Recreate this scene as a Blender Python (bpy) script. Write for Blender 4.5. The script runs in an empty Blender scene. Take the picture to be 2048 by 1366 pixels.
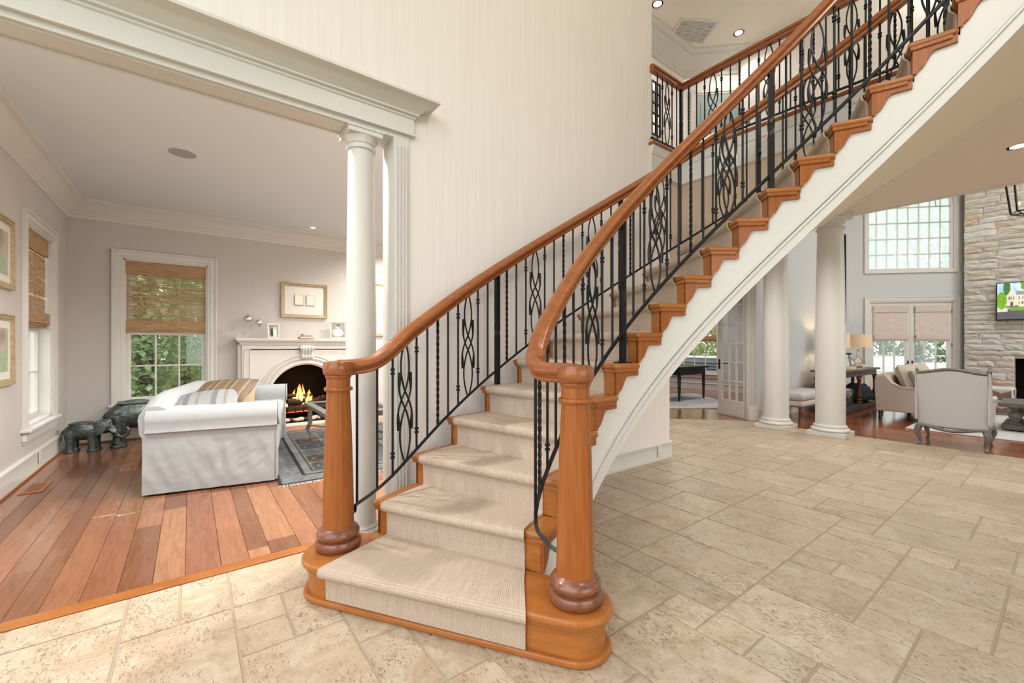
import bpy, bmesh, math, random
from mathutils import Vector, Matrix, noise
random.seed(7)
PI = math.pi
sc = bpy.context.scene
COL = sc.collection
YAW = math.radians(37.15); SN, CS = math.sin(YAW), math.cos(YAW)
H = 1.18

# ------------------------------------------------------------------ camera, world, light
cam = bpy.data.cameras.new('camera'); cam.sensor_width = 36.0; cam.lens = 36.0 * 850 / 2048
cam.shift_y = 9.0 / 2048; cam.clip_start = 0.05; cam.clip_end = 200
co = bpy.data.objects.new('camera', cam); COL.objects.link(co)
co.location = (0, 0, H); co.rotation_euler = (PI / 2, 0, -YAW); sc.camera = co
sc.view_settings.view_transform = 'Standard'; sc.view_settings.look = 'None'
sc.view_settings.gamma = 1.0; sc.view_settings.use_curve_mapping = False
sc.view_settings.exposure = 0.12
sc.cycles.max_bounces = 8; sc.cycles.diffuse_bounces = 4; sc.cycles.glossy_bounces = 3
sc.cycles.transparent_max_bounces = 12; sc.cycles.sample_clamp_indirect = 6.0; sc.cycles.caustics_reflective = False
sc.cycles.caustics_refractive = False

w = bpy.data.worlds.new('sky'); sc.world = w; w.use_nodes = True
bg = w.node_tree.nodes['Background']; bg.inputs[0].default_value = (0.93, 0.965, 1.0, 1); bg.inputs[1].default_value = 3.2

def light(name, kind, loc, energy, color=(1, 1, 1), rot=(0, 0, 0), size=1.0, size_y=None, spot=None, portal=False):
    l = bpy.data.lights.new(name, kind); l.energy = energy; l.color = color
    if kind == 'AREA':
        l.size = size
        if size_y: l.shape = 'RECTANGLE'; l.size_y = size_y
        if portal: l.cycles.is_portal = True
    elif kind == 'SPOT':
        l.spot_size = spot or 1.6; l.spot_blend = 0.7; l.shadow_soft_size = size
    elif kind == 'SUN': l.angle = size
    else: l.shadow_soft_size = size
    o = bpy.data.objects.new(name, l); COL.objects.link(o); o.location = loc; o.rotation_euler = rot
    return o
D90 = PI / 2
# daylight openings (light portals into the windows)
light('portal_front_window', 'AREA', (-1.32, 0.1, 3.0), 1, rot=(0, -D90, 0), size=5.2, size_y=4.2, portal=True)
light('portal_right_opening', 'AREA', (1.55, -3.22, 1.6), 1, rot=(D90, 0, 0), size=3.3, size_y=2.9, portal=True)  # unseen opening added for soft daylight in the foyer
light('portal_living_left', 'AREA', (-1.30, 6.05, 1.35), 1, rot=(0, -D90, 0), size=1.8, size_y=0.85, portal=True)
light('portal_living_left_near', 'AREA', (-1.30, 3.9, 1.35), 1, rot=(0, -D90, 0), size=1.8, size_y=0.9, portal=True)
light('portal_living_back', 'AREA', (-0.24, 7.34, 1.35), 1, rot=(-D90, 0, 0), size=0.85, size_y=1.8, portal=True)
light('portal_bay', 'AREA', (12.62, 2.24, 2.6), 1, rot=(-D90, 0, -PI / 4), size=1.9, size_y=5.0, portal=True)
light('portal_family_side', 'AREA', (10.0, -4.52, 2.6), 1, rot=(D90, 0, 0), size=4.0, size_y=4.4, portal=True)
light('portal_study', 'AREA', (11.1, 6.3, 1.4), 1, rot=(0, D90, 0), size=2.0, size_y=1.5, portal=True)
WARM = (1.0, 0.97, 0.92)

# ------------------------------------------------------------------ helpers
class MB:
    """collects shapes; build() links them as one mesh object"""
    def __init__(s): s.v = []; s.f = []; s.uv = None; s.col = None; s.fm = {}
    def add(s, vs, fs):
        n = len(s.v); s.v += [tuple(p) for p in vs]; s.f += [tuple(i + n for i in f) for f in fs]; return s
    def box(s, x0, y0, z0, x1, y1, z1):
        return s.add([(x0,y0,z0),(x1,y0,z0),(x1,y1,z0),(x0,y1,z0),(x0,y0,z1),(x1,y0,z1),(x1,y1,z1),(x0,y1,z1)],
                     [(0,3,2,1),(4,5,6,7),(0,1,5,4),(1,2,6,5),(2,3,7,6),(3,0,4,7)])
    def prism(s, poly, z0, z1):
        n = len(poly); vs = [(p[0],p[1],z0) for p in poly] + [(p[0],p[1],z1) for p in poly]
        return s.add(vs, [tuple(range(n-1,-1,-1)), tuple(range(n,2*n))] + [(i,(i+1)%n,n+(i+1)%n,n+i) for i in range(n)])
    def prism_y(s, poly, y0, y1):   # poly in (x,z)
        n = len(poly); vs = [(p[0],y0,p[1]) for p in poly] + [(p[0],y1,p[1]) for p in poly]
        return s.add(vs, [tuple(range(n)), tuple(range(2*n-1,n-1,-1))] + [(i,n+i,n+(i+1)%n,(i+1)%n) for i in range(n)])
    def prism_x(s, poly, x0, x1):   # poly in (y,z)
        n = len(poly); vs = [(x0,p[0],p[1]) for p in poly] + [(x1,p[0],p[1]) for p in poly]
        return s.add(vs, [tuple(range(n)), tuple(range(2*n-1,n-1,-1))] + [(i,n+i,n+(i+1)%n,(i+1)%n) for i in range(n)])
    def loft(s, rings, caps=True, closed=True, loop=False):
        n = len(rings[0]); b = []
        vs = [p for r in rings for p in r]; fs = []
        m = len(rings)
        for i in range(m if loop else m - 1):
            a, c = i * n, ((i + 1) % m) * n
            for j in range(n if closed else n - 1):
                fs.append((a + j, a + (j+1) % n, c + (j+1) % n, c + j))
        if caps and not loop:
            fs.append(tuple(range(n-1,-1,-1))); fs.append(tuple((m-1)*n + j for j in range(n)))
        return s.add(vs, fs)
    def lathe(s, prof, c=(0,0,0), n=24, caps=True):
        rings = [[(c[0]+r*math.cos(2*PI*j/n), c[1]+r*math.sin(2*PI*j/n), c[2]+z) for j in range(n)] for r, z in prof]
        return s.loft(rings, caps)
    def tube(s, path, r, n=8, twist=0.0, flat=1.0, caps=True):
        """round (or n-sided, twisted) bar along a path; r may be a list"""
        pts = [Vector(p) for p in path]; m = len(pts); rings = []; up0 = None
        for i, p in enumerate(pts):
            t = (pts[min(i+1,m-1)] - pts[max(i-1,0)]).normalized()
            if up0 is None:
                up0 = Vector((0,0,1)) if abs(t.z) < 0.9 else Vector((1,0,0))
            a = up0 - t * up0.dot(t)
            if a.length < 1e-5: a = t.orthogonal()
            a.normalize(); b = t.cross(a); up0 = a
            rr = r[i] if isinstance(r, (list, tuple)) else r
            th = twist * i
            rings.append([tuple(p + a*rr*math.cos(2*PI*j/n+th) + b*rr*flat*math.sin(2*PI*j/n+th)) for j in range(n)])
        return s.loft(rings, caps)
    def ellipsoid(s, c, r, n=16, m=10, M=None):
        rings = []
        for i in range(m + 1):
            a = -PI/2 + PI * (0.02 + 0.96 * i / m)
            rings.append([(math.cos(a)*math.cos(2*PI*j/n)*r[0], math.cos(a)*math.sin(2*PI*j/n)*r[1], math.sin(a)*r[2]) for j in range(n)])
        if M is not None: rings = [[tuple(M @ Vector(p)) for p in q] for q in rings]
        return s.loft([[(p[0]+c[0],p[1]+c[1],p[2]+c[2]) for p in q] for q in rings])
    def sweep(s, path, prof, closed=False):
        """prof (out, z) swept along a flat path of (x,y,z); 'out' lies to the right of travel; mitred corners"""
        n = len(path); rings = []
        for i in range(n):
            p = Vector(path[i]); 
            dn = None; dp = None
            if i < n-1 or closed: dn = (Vector(path[(i+1)%n]) - p); dn.z = 0; dn.normalize()
            if i > 0 or closed: dp = (p - Vector(path[i-1])); dp.z = 0; dp.normalize()
            if dn is None: dn = dp
            if dp is None: dp = dn
            n1 = Vector((dp.y,-dp.x,0)); n2 = Vector((dn.y,-dn.x,0)); b = (n1+n2)
            b = b / max(0.3, (1 + n1.dot(n2)))
            rings.append([(p.x+b.x*o, p.y+b.y*o, p.z+z) for o, z in prof])
        return s.loft(rings, caps=not closed, loop=closed)
    def xf(s, M):
        s.v = [tuple(M @ Vector(p)) for p in s.v]; return s
    def build(s, name, mat, parent=None, smooth=None, bevel=0, bseg=2, loc=None, rz=None):
        me = bpy.data.meshes.new(name); me.from_pydata(s.v, [], s.f)
        bm = bmesh.new(); bm.from_mesh(me)
        if not getattr(s, 'keep', False): bmesh.ops.recalc_face_normals(bm, faces=bm.faces)
        bm.to_mesh(me); bm.free()
        for m in (mat if isinstance(mat, (list, tuple)) else [mat]): me.materials.append(m)
        if s.uv:
            ul = me.uv_layers.new(name='UVMap')
            for l in me.loops: ul.data[l.index].uv = s.uv[l.vertex_index]
        if s.col:
            ca = me.color_attributes.new('Col', 'FLOAT_COLOR', 'POINT')
            for i, c in enumerate(s.col): ca.data[i].color = (c[0], c[1], c[2], 1)
        if smooth is not None:
            me.shade_smooth() if smooth is True else smooth_by_angle(me, smooth)
        o = bpy.data.objects.new(name, me); COL.objects.link(o)
        if parent is not None: o.parent = parent
        if loc is not None: o.location = loc
        if rz is not None: o.rotation_euler = (0, 0, rz)
        if bevel:
            b = o.modifiers.new('bevel', 'BEVEL'); b.width = bevel; b.segments = bseg; b.limit_method = 'ANGLE'; b.angle_limit = 0.6
        return o
def smooth_by_angle(me, ang):
    me.shade_smooth()
    bm = bmesh.new(); bm.from_mesh(me)
    for e in bm.edges:
        if len(e.link_faces) == 2 and e.calc_face_angle(0) > ang: e.smooth = False
    bm.to_mesh(me); bm.free()

def tag(o, label=None, cat=None, group=None, kind=None):
    if label: o['label'] = label
    if cat: o['category'] = cat
    if group: o['group'] = group
    if kind: o['kind'] = kind
    return o
def empty(name, loc=(0,0,0), rz=0, label=None, cat=None, group=None, kind=None, parent=None):
    o = bpy.data.objects.new(name, None); COL.objects.link(o); o.location = loc; o.rotation_euler = (0,0,rz)
    o.empty_display_size = 0.1
    if parent is not None: o.parent = parent
    return tag(o, label, cat, group, kind)
def struct(o): o['kind'] = 'structure'; return o
def copy_to(src, parent, loc=None, rz=None):
    c = src.copy(); COL.objects.link(c); c.parent = parent
    if loc is not None: c.location = loc
    if rz is not None: c.rotation_euler = (0, 0, rz)
    return c
def cr(pts, n=8):
    """Catmull-Rom through points"""
    P = [Vector(p) for p in pts]; out = []
    for i in range(len(P)-1):
        a, b, c, d = P[max(i-1,0)], P[i], P[i+1], P[min(i+2,len(P)-1)]
        for k in range(n):
            t = k / n
            out.append(0.5*((2*b)+(c-a)*t+(2*a-5*b+4*c-d)*t*t+(3*b-a-3*c+d)*t**3))
    out.append(P[-1]); return out

# ------------------------------------------------------------------ materials
def nt(name):
    m = bpy.data.materials.new(name); m.use_nodes = True; t = m.node_tree; return m, t, t.nodes['Principled BSDF']
def N(t, kind, **kw):
    n = t.nodes.new(kind)
    for k, v in kw.items(): setattr(n, k, v)
    return n
def plain(name, col, rough=0.5, metal=0.0, spec=0.5, emit=None, es=0, coat=0, sheen=0, nscale=0, namt=0.08, bump=0, bscale=200, trans=0, sub=0):
    m, t, b = nt(name); b.inputs['Base Color'].default_value = (*col, 1); b.inputs['Roughness'].default_value = rough
    b.inputs['Metallic'].default_value = metal; b.inputs['Specular IOR Level'].default_value = spec
    b.inputs['Coat Weight'].default_value = coat; b.inputs['Sheen Weight'].default_value = sheen
    if emit: b.inputs['Emission Color'].default_value = (*emit, 1); b.inputs['Emission Strength'].default_value = es
    tc = N(t, 'ShaderNodeTexCoord')
    if nscale:
        nz = N(t, 'ShaderNodeTexNoise'); nz.inputs['Scale'].default_value = nscale; nz.inputs['Detail'].default_value = 4
        t.links.new(tc.outputs['Object'], nz.inputs['Vector'])
        mx = N(t, 'ShaderNodeMix', data_type='RGBA'); mx.inputs[6].default_value = (*[c*(1-namt) for c in col],1); mx.inputs[7].default_value = (*[min(1,c*(1+namt)) for c in col],1)
        t.links.new(nz.outputs['Fac'], mx.inputs[0]); t.links.new(mx.outputs[2], b.inputs['Base Color'])
    if bump:
        n2 = N(t, 'ShaderNodeTexNoise'); n2.inputs['Scale'].default_value = bscale; n2.inputs['Detail'].default_value = 3
        t.links.new(tc.outputs['Object'], n2.inputs['Vector'])
        bp = N(t, 'ShaderNodeBump'); bp.inputs['Strength'].default_value = bump; bp.inputs['Distance'].default_value = 0.01
        t.links.new(n2.outputs['Fac'], bp.inputs['Height']); t.links.new(bp.outputs['Normal'], b.inputs['Normal'])
    return m
def grainy(name, c1, c2, scale, rough=0.35, detail=6, dist=1.0, randval=0.0, spec=0.5, bump=0.0, coat=0.0, ramp=(0.3, 0.7), rnd_cols=None, c3=None, c3scale=6, coords='Object'):
    """stretched noise (grain); scale is per axis; randval: per-object brightness; rnd_cols: per-object colours"""
    m, t, b = nt(name); b.inputs['Roughness'].default_value = rough; b.inputs['Specular IOR Level'].default_value = spec; b.inputs['Coat Weight'].default_value = coat
    b.inputs['Coat Roughness'].default_value = 0.12
    tc = N(t, 'ShaderNodeTexCoord'); oi = N(t, 'ShaderNodeObjectInfo')
    ad = N(t, 'ShaderNodeVectorMath', operation='MULTIPLY_ADD'); ad.inputs[1].default_value = (1,1,1)
    cmb = N(t, 'ShaderNodeMath', operation='MULTIPLY'); cmb.inputs[1].default_value = 37.0
    t.links.new(oi.outputs['Random'], cmb.inputs[0]); t.links.new(tc.outputs[coords], ad.inputs[0]); t.links.new(cmb.outputs[0], ad.inputs[2])
    mp = N(t, 'ShaderNodeMapping'); mp.inputs['Scale'].default_value = scale; t.links.new(ad.outputs[0], mp.inputs['Vector'])
    nz = N(t, 'ShaderNodeTexNoise'); nz.inputs['Scale'].default_value = 1; nz.inputs['Detail'].default_value = detail; nz.inputs['Distortion'].default_value = dist
    t.links.new(mp.outputs[0], nz.inputs['Vector'])
    rp = N(t, 'ShaderNodeValToRGB'); rp.color_ramp.elements[0].position = ramp[0]; rp.color_ramp.elements[1].position = ramp[1]
    rp.color_ramp.elements[0].color = (*c1,1); rp.color_ramp.elements[1].color = (*c2,1)
    t.links.new(nz.outputs['Fac'], rp.inputs['Fac']); out = rp.outputs['Color']
    if c3:
        n3 = N(t, 'ShaderNodeTexNoise'); n3.inputs['Scale'].default_value = c3scale; n3.inputs['Detail'].default_value = 5; t.links.new(ad.outputs[0], n3.inputs['Vector'])
        r3 = N(t, 'ShaderNodeValToRGB'); r3.color_ramp.elements[0].position = 0.5; r3.color_ramp.elements[1].position = 0.68
        t.links.new(n3.outputs['Fac'], r3.inputs['Fac'])
        m3 = N(t, 'ShaderNodeMix', data_type='RGBA'); m3.inputs[7].default_value = (*c3,1)
        t.links.new(r3.outputs['Color'], m3.inputs[0]); t.links.new(out, m3.inputs[6]); out = m3.outputs[2]
    if rnd_cols:
        r2 = N(t, 'ShaderNodeValToRGB'); r2.color_ramp.interpolation = 'CONSTANT'
        els = r2.color_ramp.elements
        while len(els) < len(rnd_cols): els.new(0.5)
        for i, (pos, c) in enumerate(rnd_cols): els[i].position = pos; els[i].color = (*c,1)
        t.links.new(oi.outputs['Random'], r2.inputs['Fac'])
        mm = N(t, 'ShaderNodeMix', data_type='RGBA', blend_type='MULTIPLY'); mm.inputs[0].default_value = 1
        t.links.new(out, mm.inputs[6]); t.links.new(r2.outputs['Color'], mm.inputs[7]); out = mm.outputs[2]
    if randval:
        mr = N(t, 'ShaderNodeMapRange'); mr.inputs['To Min'].default_value = 1-randval; mr.inputs['To Max'].default_value = 1+randval
        fr = N(t, 'ShaderNodeMath', operation='FRACT'); ml = N(t, 'ShaderNodeMath', operation='MULTIPLY'); ml.inputs[1].default_value = 7.31
        t.links.new(oi.outputs['Random'], ml.inputs[0]); t.links.new(ml.outputs[0], fr.inputs[0]); t.links.new(fr.outputs[0], mr.inputs['Value'])
        hs = N(t, 'ShaderNodeHueSaturation'); t.links.new(mr.outputs[0], hs.inputs['Value']); t.links.new(out, hs.inputs['Color']); out = hs.outputs[0]
    t.links.new(out, b.inputs['Base Color'])
    if bump:
        bp = N(t, 'ShaderNodeBump'); bp.inputs['Strength'].default_value = bump; bp.inputs['Distance'].default_value = 0.004
        t.links.new(nz.outputs['Fac'], bp.inputs['Height']); t.links.new(bp.outputs['Normal'], b.inputs['Normal'])
    return m
def vcol(name, rough=0.8, emit=0, spec=0.3, bump=0, bscale=300):
    m, t, b = nt(name); a = N(t, 'ShaderNodeAttribute', attribute_name='Col'); b.inputs['Roughness'].default_value = rough; b.inputs['Specular IOR Level'].default_value = spec
    t.links.new(a.outputs['Color'], b.inputs['Base Color'])
    if emit: t.links.new(a.outputs['Color'], b.inputs['Emission Color']); b.inputs['Emission Strength'].default_value = emit
    if bump:
        tc = N(t, 'ShaderNodeTexCoord'); n2 = N(t, 'ShaderNodeTexNoise'); n2.inputs['Scale'].default_value = bscale
        t.links.new(tc.outputs['Object'], n2.inputs['Vector']); bp = N(t, 'ShaderNodeBump'); bp.inputs['Strength'].default_value = bump; bp.inputs['Distance'].default_value = .01
        t.links.new(n2.outputs['Fac'], bp.inputs['Height']); t.links.new(bp.outputs['Normal'], b.inputs['Normal'])
    return m
def glass(name, tint=(1,1,1), refl=0.08, rough=0.02):
    m, t, b = nt(name); t.nodes.remove(b); out = t.nodes['Material Output']
    tr = N(t, 'ShaderNodeBsdfTransparent'); tr.inputs[0].default_value = (*tint,1); gl = N(t, 'ShaderNodeBsdfGlossy'); gl.inputs['Roughness'].default_value = rough
    mx = N(t, 'ShaderNodeMixShader'); mx.inputs[0].default_value = refl*.5
    t.links.new(tr.outputs[0], mx.inputs[1]); t.links.new(gl.outputs[0], mx.inputs[2]); t.links.new(mx.outputs[0], out.inputs['Surface'])
    return m
def emit(name, col, s):
    m, t, b = nt(name); t.nodes.remove(b); e = N(t, 'ShaderNodeEmission'); e.inputs[0].default_value = (*col,1); e.inputs[1].default_value = s
    t.links.new(e.outputs[0], t.nodes['Material Output'].inputs['Surface']); return m

M = {}
M['wall'] = grainy('foyer_wallcovering', (.80,.745,.695), (.83,.785,.74), (60,60,1.2), rough=.75, detail=3, dist=.3, ramp=(.35,.65), spec=.25)
M['taupe'] = plain('taupe_wall_paint', (.54,.505,.47), .8, spec=.2, nscale=40, namt=.02)
M['grey_wall'] = plain('pale_grey_wall_paint', (.55,.575,.575), .8, spec=.2, nscale=40, namt=.02)
M['trim'] = plain('cream_white_trim_paint', (.64,.622,.575), .4, nscale=3, namt=.02)
M['ceil_living'] = plain('living_ceiling_paint', (.70,.73,.74), .9, spec=.1)
M['ceil'] = plain('cream_ceiling_paint', (.88,.81,.72), .9, spec=.1)
M['soffit'] = plain('stair_soffit_paint', (.80,.71,.575), .8, spec=.2)
M['cherry'] = grainy('cherry_wood', (.25,.066,.011), (.35,.115,.022), (55,55,4), rough=.34, dist=.8, randval=.07, spec=.3, coat=.1, ramp=(.25,.75))
M['cherry_h'] = grainy('cherry_wood_tread', (.285,.088,.016), (.39,.145,.032), (6,6,40), rough=.32, dist=.8, randval=.08, spec=.35, coat=.12, ramp=(.25,.75))
M['cherry_rail'] = grainy('cherry_handrail_wood', (.215,.058,.014), (.32,.105,.028), (14,14,50), rough=.28, dist=.5, spec=.4, coat=.25, ramp=(.25,.75))
M['walnut'] = grainy('dark_turned_wood', (.13,.04,.018), (.24,.085,.035), (20,20,60), rough=.3, coat=.3)
M['iron'] = plain('black_wrought_iron', (.012,.013,.015), .38, metal=.6, spec=.5, nscale=60, namt=.3)
def carpet_mat():
    m, t, b = nt('beige_ribbed_carpet'); b.inputs['Roughness'].default_value = .95; b.inputs['Specular IOR Level'].default_value = .1
    uv = N(t, 'ShaderNodeUVMap'); mp = N(t, 'ShaderNodeMapping'); mp.inputs['Scale'].default_value = (150, 7, 1); t.links.new(uv.outputs[0], mp.inputs['Vector'])
    nz = N(t, 'ShaderNodeTexNoise'); nz.inputs['Scale'].default_value = 1; nz.inputs['Detail'].default_value = 4; t.links.new(mp.outputs[0], nz.inputs['Vector'])
    rp = N(t, 'ShaderNodeValToRGB'); rp.color_ramp.elements[0].position = .3; rp.color_ramp.elements[1].position = .72
    rp.color_ramp.elements[0].color = (.49,.385,.295,1); rp.color_ramp.elements[1].color = (.59,.48,.38,1)
    t.links.new(nz.outputs['Fac'], rp.inputs['Fac']); t.links.new(rp.outputs[0], b.inputs['Base Color'])
    wv = N(t, 'ShaderNodeTexWave', bands_direction='X'); wv.inputs['Scale'].default_value = 45; wv.inputs['Distortion'].default_value = .6; wv.inputs['Detail Scale'].default_value = 60
    t.links.new(uv.outputs[0], wv.inputs['Vector'])
    w2 = N(t, 'ShaderNodeTexWave', bands_direction='Y'); w2.inputs['Scale'].default_value = 60; w2.inputs['Distortion'].default_value = .6; t.links.new(uv.outputs[0], w2.inputs['Vector'])
    ml = N(t, 'ShaderNodeMath', operation='ADD'); t.links.new(wv.outputs['Fac'], ml.inputs[0]); t.links.new(w2.outputs['Fac'], ml.inputs[1])
    bp = N(t, 'ShaderNodeBump'); bp.inputs['Strength'].default_value = .55; bp.inputs['Distance'].default_value = .003
    t.links.new(ml.outputs[0], bp.inputs['Height']); t.links.new(bp.outputs['Normal'], b.inputs['Normal']); return m
M['carpet'] = carpet_mat()
def travertine():
    m, t, b = nt('travertine_stone'); b.inputs['Specular IOR Level'].default_value = .4
    tc = N(t, 'ShaderNodeTexCoord'); oi = N(t, 'ShaderNodeObjectInfo')
    ml = N(t, 'ShaderNodeMath', operation='MULTIPLY'); ml.inputs[1].default_value = 53.0; t.links.new(oi.outputs['Random'], ml.inputs[0])
    ad = N(t, 'ShaderNodeVectorMath', operation='ADD'); t.links.new(tc.outputs['Object'], ad.inputs[0]); t.links.new(ml.outputs[0], ad.inputs[1])
    n1 = N(t, 'ShaderNodeTexNoise'); n1.inputs['Scale'].default_value = 7; n1.inputs['Detail'].default_value = 12; n1.inputs['Roughness'].default_value = .72; n1.inputs['Distortion'].default_value = 1.0
    t.links.new(ad.outputs[0], n1.inputs['Vector'])
    rp = N(t, 'ShaderNodeValToRGB'); e = rp.color_ramp.elements; e[0].position = .3; e[0].color = (.355,.26,.163,1); e[1].position = .66; e[1].color = (.54,.46,.358,1)
    e2 = e.new(.48); e2.color = (.455,.36,.257,1)
    t.links.new(n1.outputs['Fac'], rp.inputs['Fac'])
    mp = N(t, 'ShaderNodeMapping'); mp.inputs['Scale'].default_value = (95, 38, 40); t.links.new(ad.outputs[0], mp.inputs['Vector'])
    n2 = N(t, 'ShaderNodeTexNoise'); n2.inputs['Scale'].default_value = 1; n2.inputs['Detail'].default_value = 4; n2.inputs['Distortion'].default_value = 1.5; t.links.new(mp.outputs[0], n2.inputs['Vector'])
    n3 = N(t, 'ShaderNodeTexNoise'); n3.inputs['Scale'].default_value = 4; n3.inputs['Detail'].default_value = 3; t.links.new(ad.outputs[0], n3.inputs['Vector'])
    sm = N(t, 'ShaderNodeMath', operation='MULTIPLY_ADD'); sm.inputs[1].default_value = .38; t.links.new(n3.outputs['Fac'], sm.inputs[0]); t.links.new(n2.outputs['Fac'], sm.inputs[2])
    pr = N(t, 'ShaderNodeValToRGB'); pr.color_ramp.elements[0].position = .755; pr.color_ramp.elements[1].position = .86; t.links.new(sm.outputs[0], pr.inputs['Fac'])
    mx = N(t, 'ShaderNodeMix', data_type='RGBA'); mx.inputs[7].default_value = (.27,.19,.12,1); t.links.new(pr.outputs['Color'], mx.inputs[0]); t.links.new(rp.outputs[0], mx.inputs[6])
    mr = N(t, 'ShaderNodeMapRange'); mr.inputs['To Min'].default_value = .90; mr.inputs['To Max'].default_value = 1.06
    hs = N(t, 'ShaderNodeHueSaturation'); t.links.new(oi.outputs['Random'], mr.inputs['Value']); t.links.new(mr.outputs[0], hs.inputs['Value']); t.links.new(mx.outputs[2], hs.inputs['Color'])
    t.links.new(hs.outputs[0], b.inputs['Base Color'])
    rr = N(t, 'ShaderNodeMapRange'); rr.inputs['To Min'].default_value = .22; rr.inputs['To Max'].default_value = .5; t.links.new(n1.outputs['Fac'], rr.inputs['Value']); t.links.new(rr.outputs[0], b.inputs['Roughness'])
    bp = N(t, 'ShaderNodeBump'); bp.invert = True; bp.inputs['Strength'].default_value = .5; bp.inputs['Distance'].default_value = .003; t.links.new(pr.outputs['Color'], bp.inputs['Height']); t.links.new(bp.outputs['Normal'], b.inputs['Normal'])
    return m
M['trav'] = travertine()
M['grout'] = plain('beige_grout', (.38,.30,.215), .9, nscale=80, namt=.1)
M['plank'] = grainy('wide_plank_floor_wood', (.185,.073,.035), (.31,.137,.068), (38,3.0,20), rough=.2, dist=1.6, spec=.5, coat=.3, ramp=(.2,.8),
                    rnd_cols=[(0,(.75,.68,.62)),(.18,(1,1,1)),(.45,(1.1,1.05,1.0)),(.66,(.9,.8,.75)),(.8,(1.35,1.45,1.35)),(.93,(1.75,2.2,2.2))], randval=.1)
M['plank_field'] = grainy('narrow_floor_wood', (.15,.045,.018), (.42,.14,.055), (13,.55,10), rough=.16, detail=2, dist=.2, coat=.4, ramp=(.3,.7), coords='Object')
M['floor_dark'] = plain('subfloor', (.06,.03,.015), .8)
M['pane'] = glass('window_glass')
M['frost'] = None
M['white_fabric'] = plain('white_slipcover_linen', (.36,.375,.38), .95, spec=.1, sheen=.05, bump=.25, bscale=18, nscale=30, namt=.04)
M['linen'] = grainy('oatmeal_linen', (.44,.43,.415), (.52,.51,.495), (300,300,300), rough=.95, detail=2, spec=.1)
M['linen_warm'] = plain('beige_upholstery', (.56,.48,.41), .95, spec=.1, nscale=120, namt=.06)
M['tan'] = plain('tan_upholstery', (.42,.33,.20), .9, spec=.1)
M['grey_wood'] = grainy('grey_washed_wood', (.09,.08,.07), (.19,.17,.145), (30,30,30), rough=.55)
M['dark_wood'] = grainy('weathered_dark_wood', (.055,.045,.04), (.15,.125,.11), (6,40,40), rough=.5)
M['black_wood'] = plain('black_lacquer_wood', (.012,.012,.014), .3)
M['brass'] = plain('brass', (.55,.36,.12), .3, metal=1)
M['bronze'] = plain('dark_bronze_hardware', (.035,.03,.025), .35, metal=.8)
M['pewter'] = plain('hammered_pewter_metal', (.10,.12,.115), .27, metal=.75, nscale=14, namt=.5, bump=.9, bscale=26)
M['marble'] = plain('carved_limestone', (.63,.59,.54), .5, nscale=8, namt=.05)
M['soot'] = plain('sooty_firebox', (.006,.005,.005), .95, spec=.1)
M['log'] = plain('charred_log', (.035,.018,.010), .9, nscale=30, namt=.6, bump=.8, bscale=40)
M['ember'] = emit('glowing_ember', (1,.12,.03), 2.2)
M['flame'] = None
M['silver'] = plain('mercury_glass', (.75,.74,.70), .12, metal=1, nscale=25, namt=.25)
M['gold_frame'] = grainy('champagne_gilt_frame', (.30,.21,.11), (.52,.40,.24), (60,60,60), rough=.35, spec=.6)
M['silver_frame'] = plain('silver_leaf_frame', (.55,.50,.42), .35, metal=.7)
M['mat_board'] = plain('ivory_mat_board', (.66,.63,.57), .9, nscale=25, namt=.06)
M['paper'] = plain('cream_paper', (.72,.66,.54), .9, nscale=12, namt=.06)
M['leather'] = plain('brown_leather_binding', (.22,.075,.03), .5, nscale=20, namt=.2)
M['shade_wood'] = grainy('bamboo_shade_slat', (.25,.135,.065), (.56,.37,.20), (5,5,160), rough=.8, detail=3)
M['lamp_shade'] = plain('linen_lamp_shade', (.72,.55,.38), .9, emit=(1,.66,.36), es=.10)
M['clear'] = glass('clear_glass', (.90,.93,.93), refl=.34)
M['stone'] = grainy('pale_ledge_stone', (.50,.472,.42), (.68,.68,.65), (9,9,22), rough=.9, detail=8, bump=.8, ramp=(.25,.75), spec=.15,
                    rnd_cols=[(0,(.92,.88,.82)),(.2,(1,1,1)),(.5,(1.05,1.05,1.05)),(.75,(.98,.93,.86)),(.94,(1.0,.82,.68))], randval=.06)
M['mortar'] = plain('stone_mortar', (.55,.47,.37), .95)
M['black'] = plain('matte_black', (.008,.008,.009), .6)
M['door_grey'] = plain('blue_grey_door_paint', (.30,.36,.36), .5)
M['basket'] = grainy('grey_wicker', (.035,.04,.045), (.13,.14,.15), (60,60,120), rough=.8)
M['denim'] = plain('dark_blue_throw', (.022,.032,.055), .95, nscale=30, namt=.4)
M['grey_knit'] = plain('grey_knit_throw', (.32,.31,.30), .95, nscale=60, namt=.2)
M['pale_rug'] = plain('pale_grey_rug', (.58,.57,.56), .98, nscale=14, namt=.12)
M['bark'] = plain('tree_bark', (.14,.105,.08), .95, nscale=10, namt=.3)
def leafm(n, a, b_):
    m = grainy(n, a, b_, (3,3,3), rough=.6, detail=2, ramp=(.3,.7)); t = m.node_tree; p = t.nodes['Principled BSDF']; src = p.inputs['Base Color'].links[0].from_socket
    tl = N(t, 'ShaderNodeBsdfTranslucent'); t.links.new(src, tl.inputs[0]); ad = N(t, 'ShaderNodeMixShader'); ad.inputs[0].default_value = .5; t.links.new(p.outputs[0], ad.inputs[1]); t.links.new(tl.outputs[0], ad.inputs[2])
    t.links.new(ad.outputs[0], t.nodes['Material Output'].inputs['Surface']); return m
M['leaf1'] = leafm('mid_green_leaves', (.26,.38,.18), (.60,.72,.42))
M['leaf2'] = leafm('yellow_green_leaves', (.44,.50,.22), (.80,.80,.46))
M['leaf3'] = leafm('dark_green_leaves', (.18,.28,.15), (.42,.54,.32))
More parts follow.
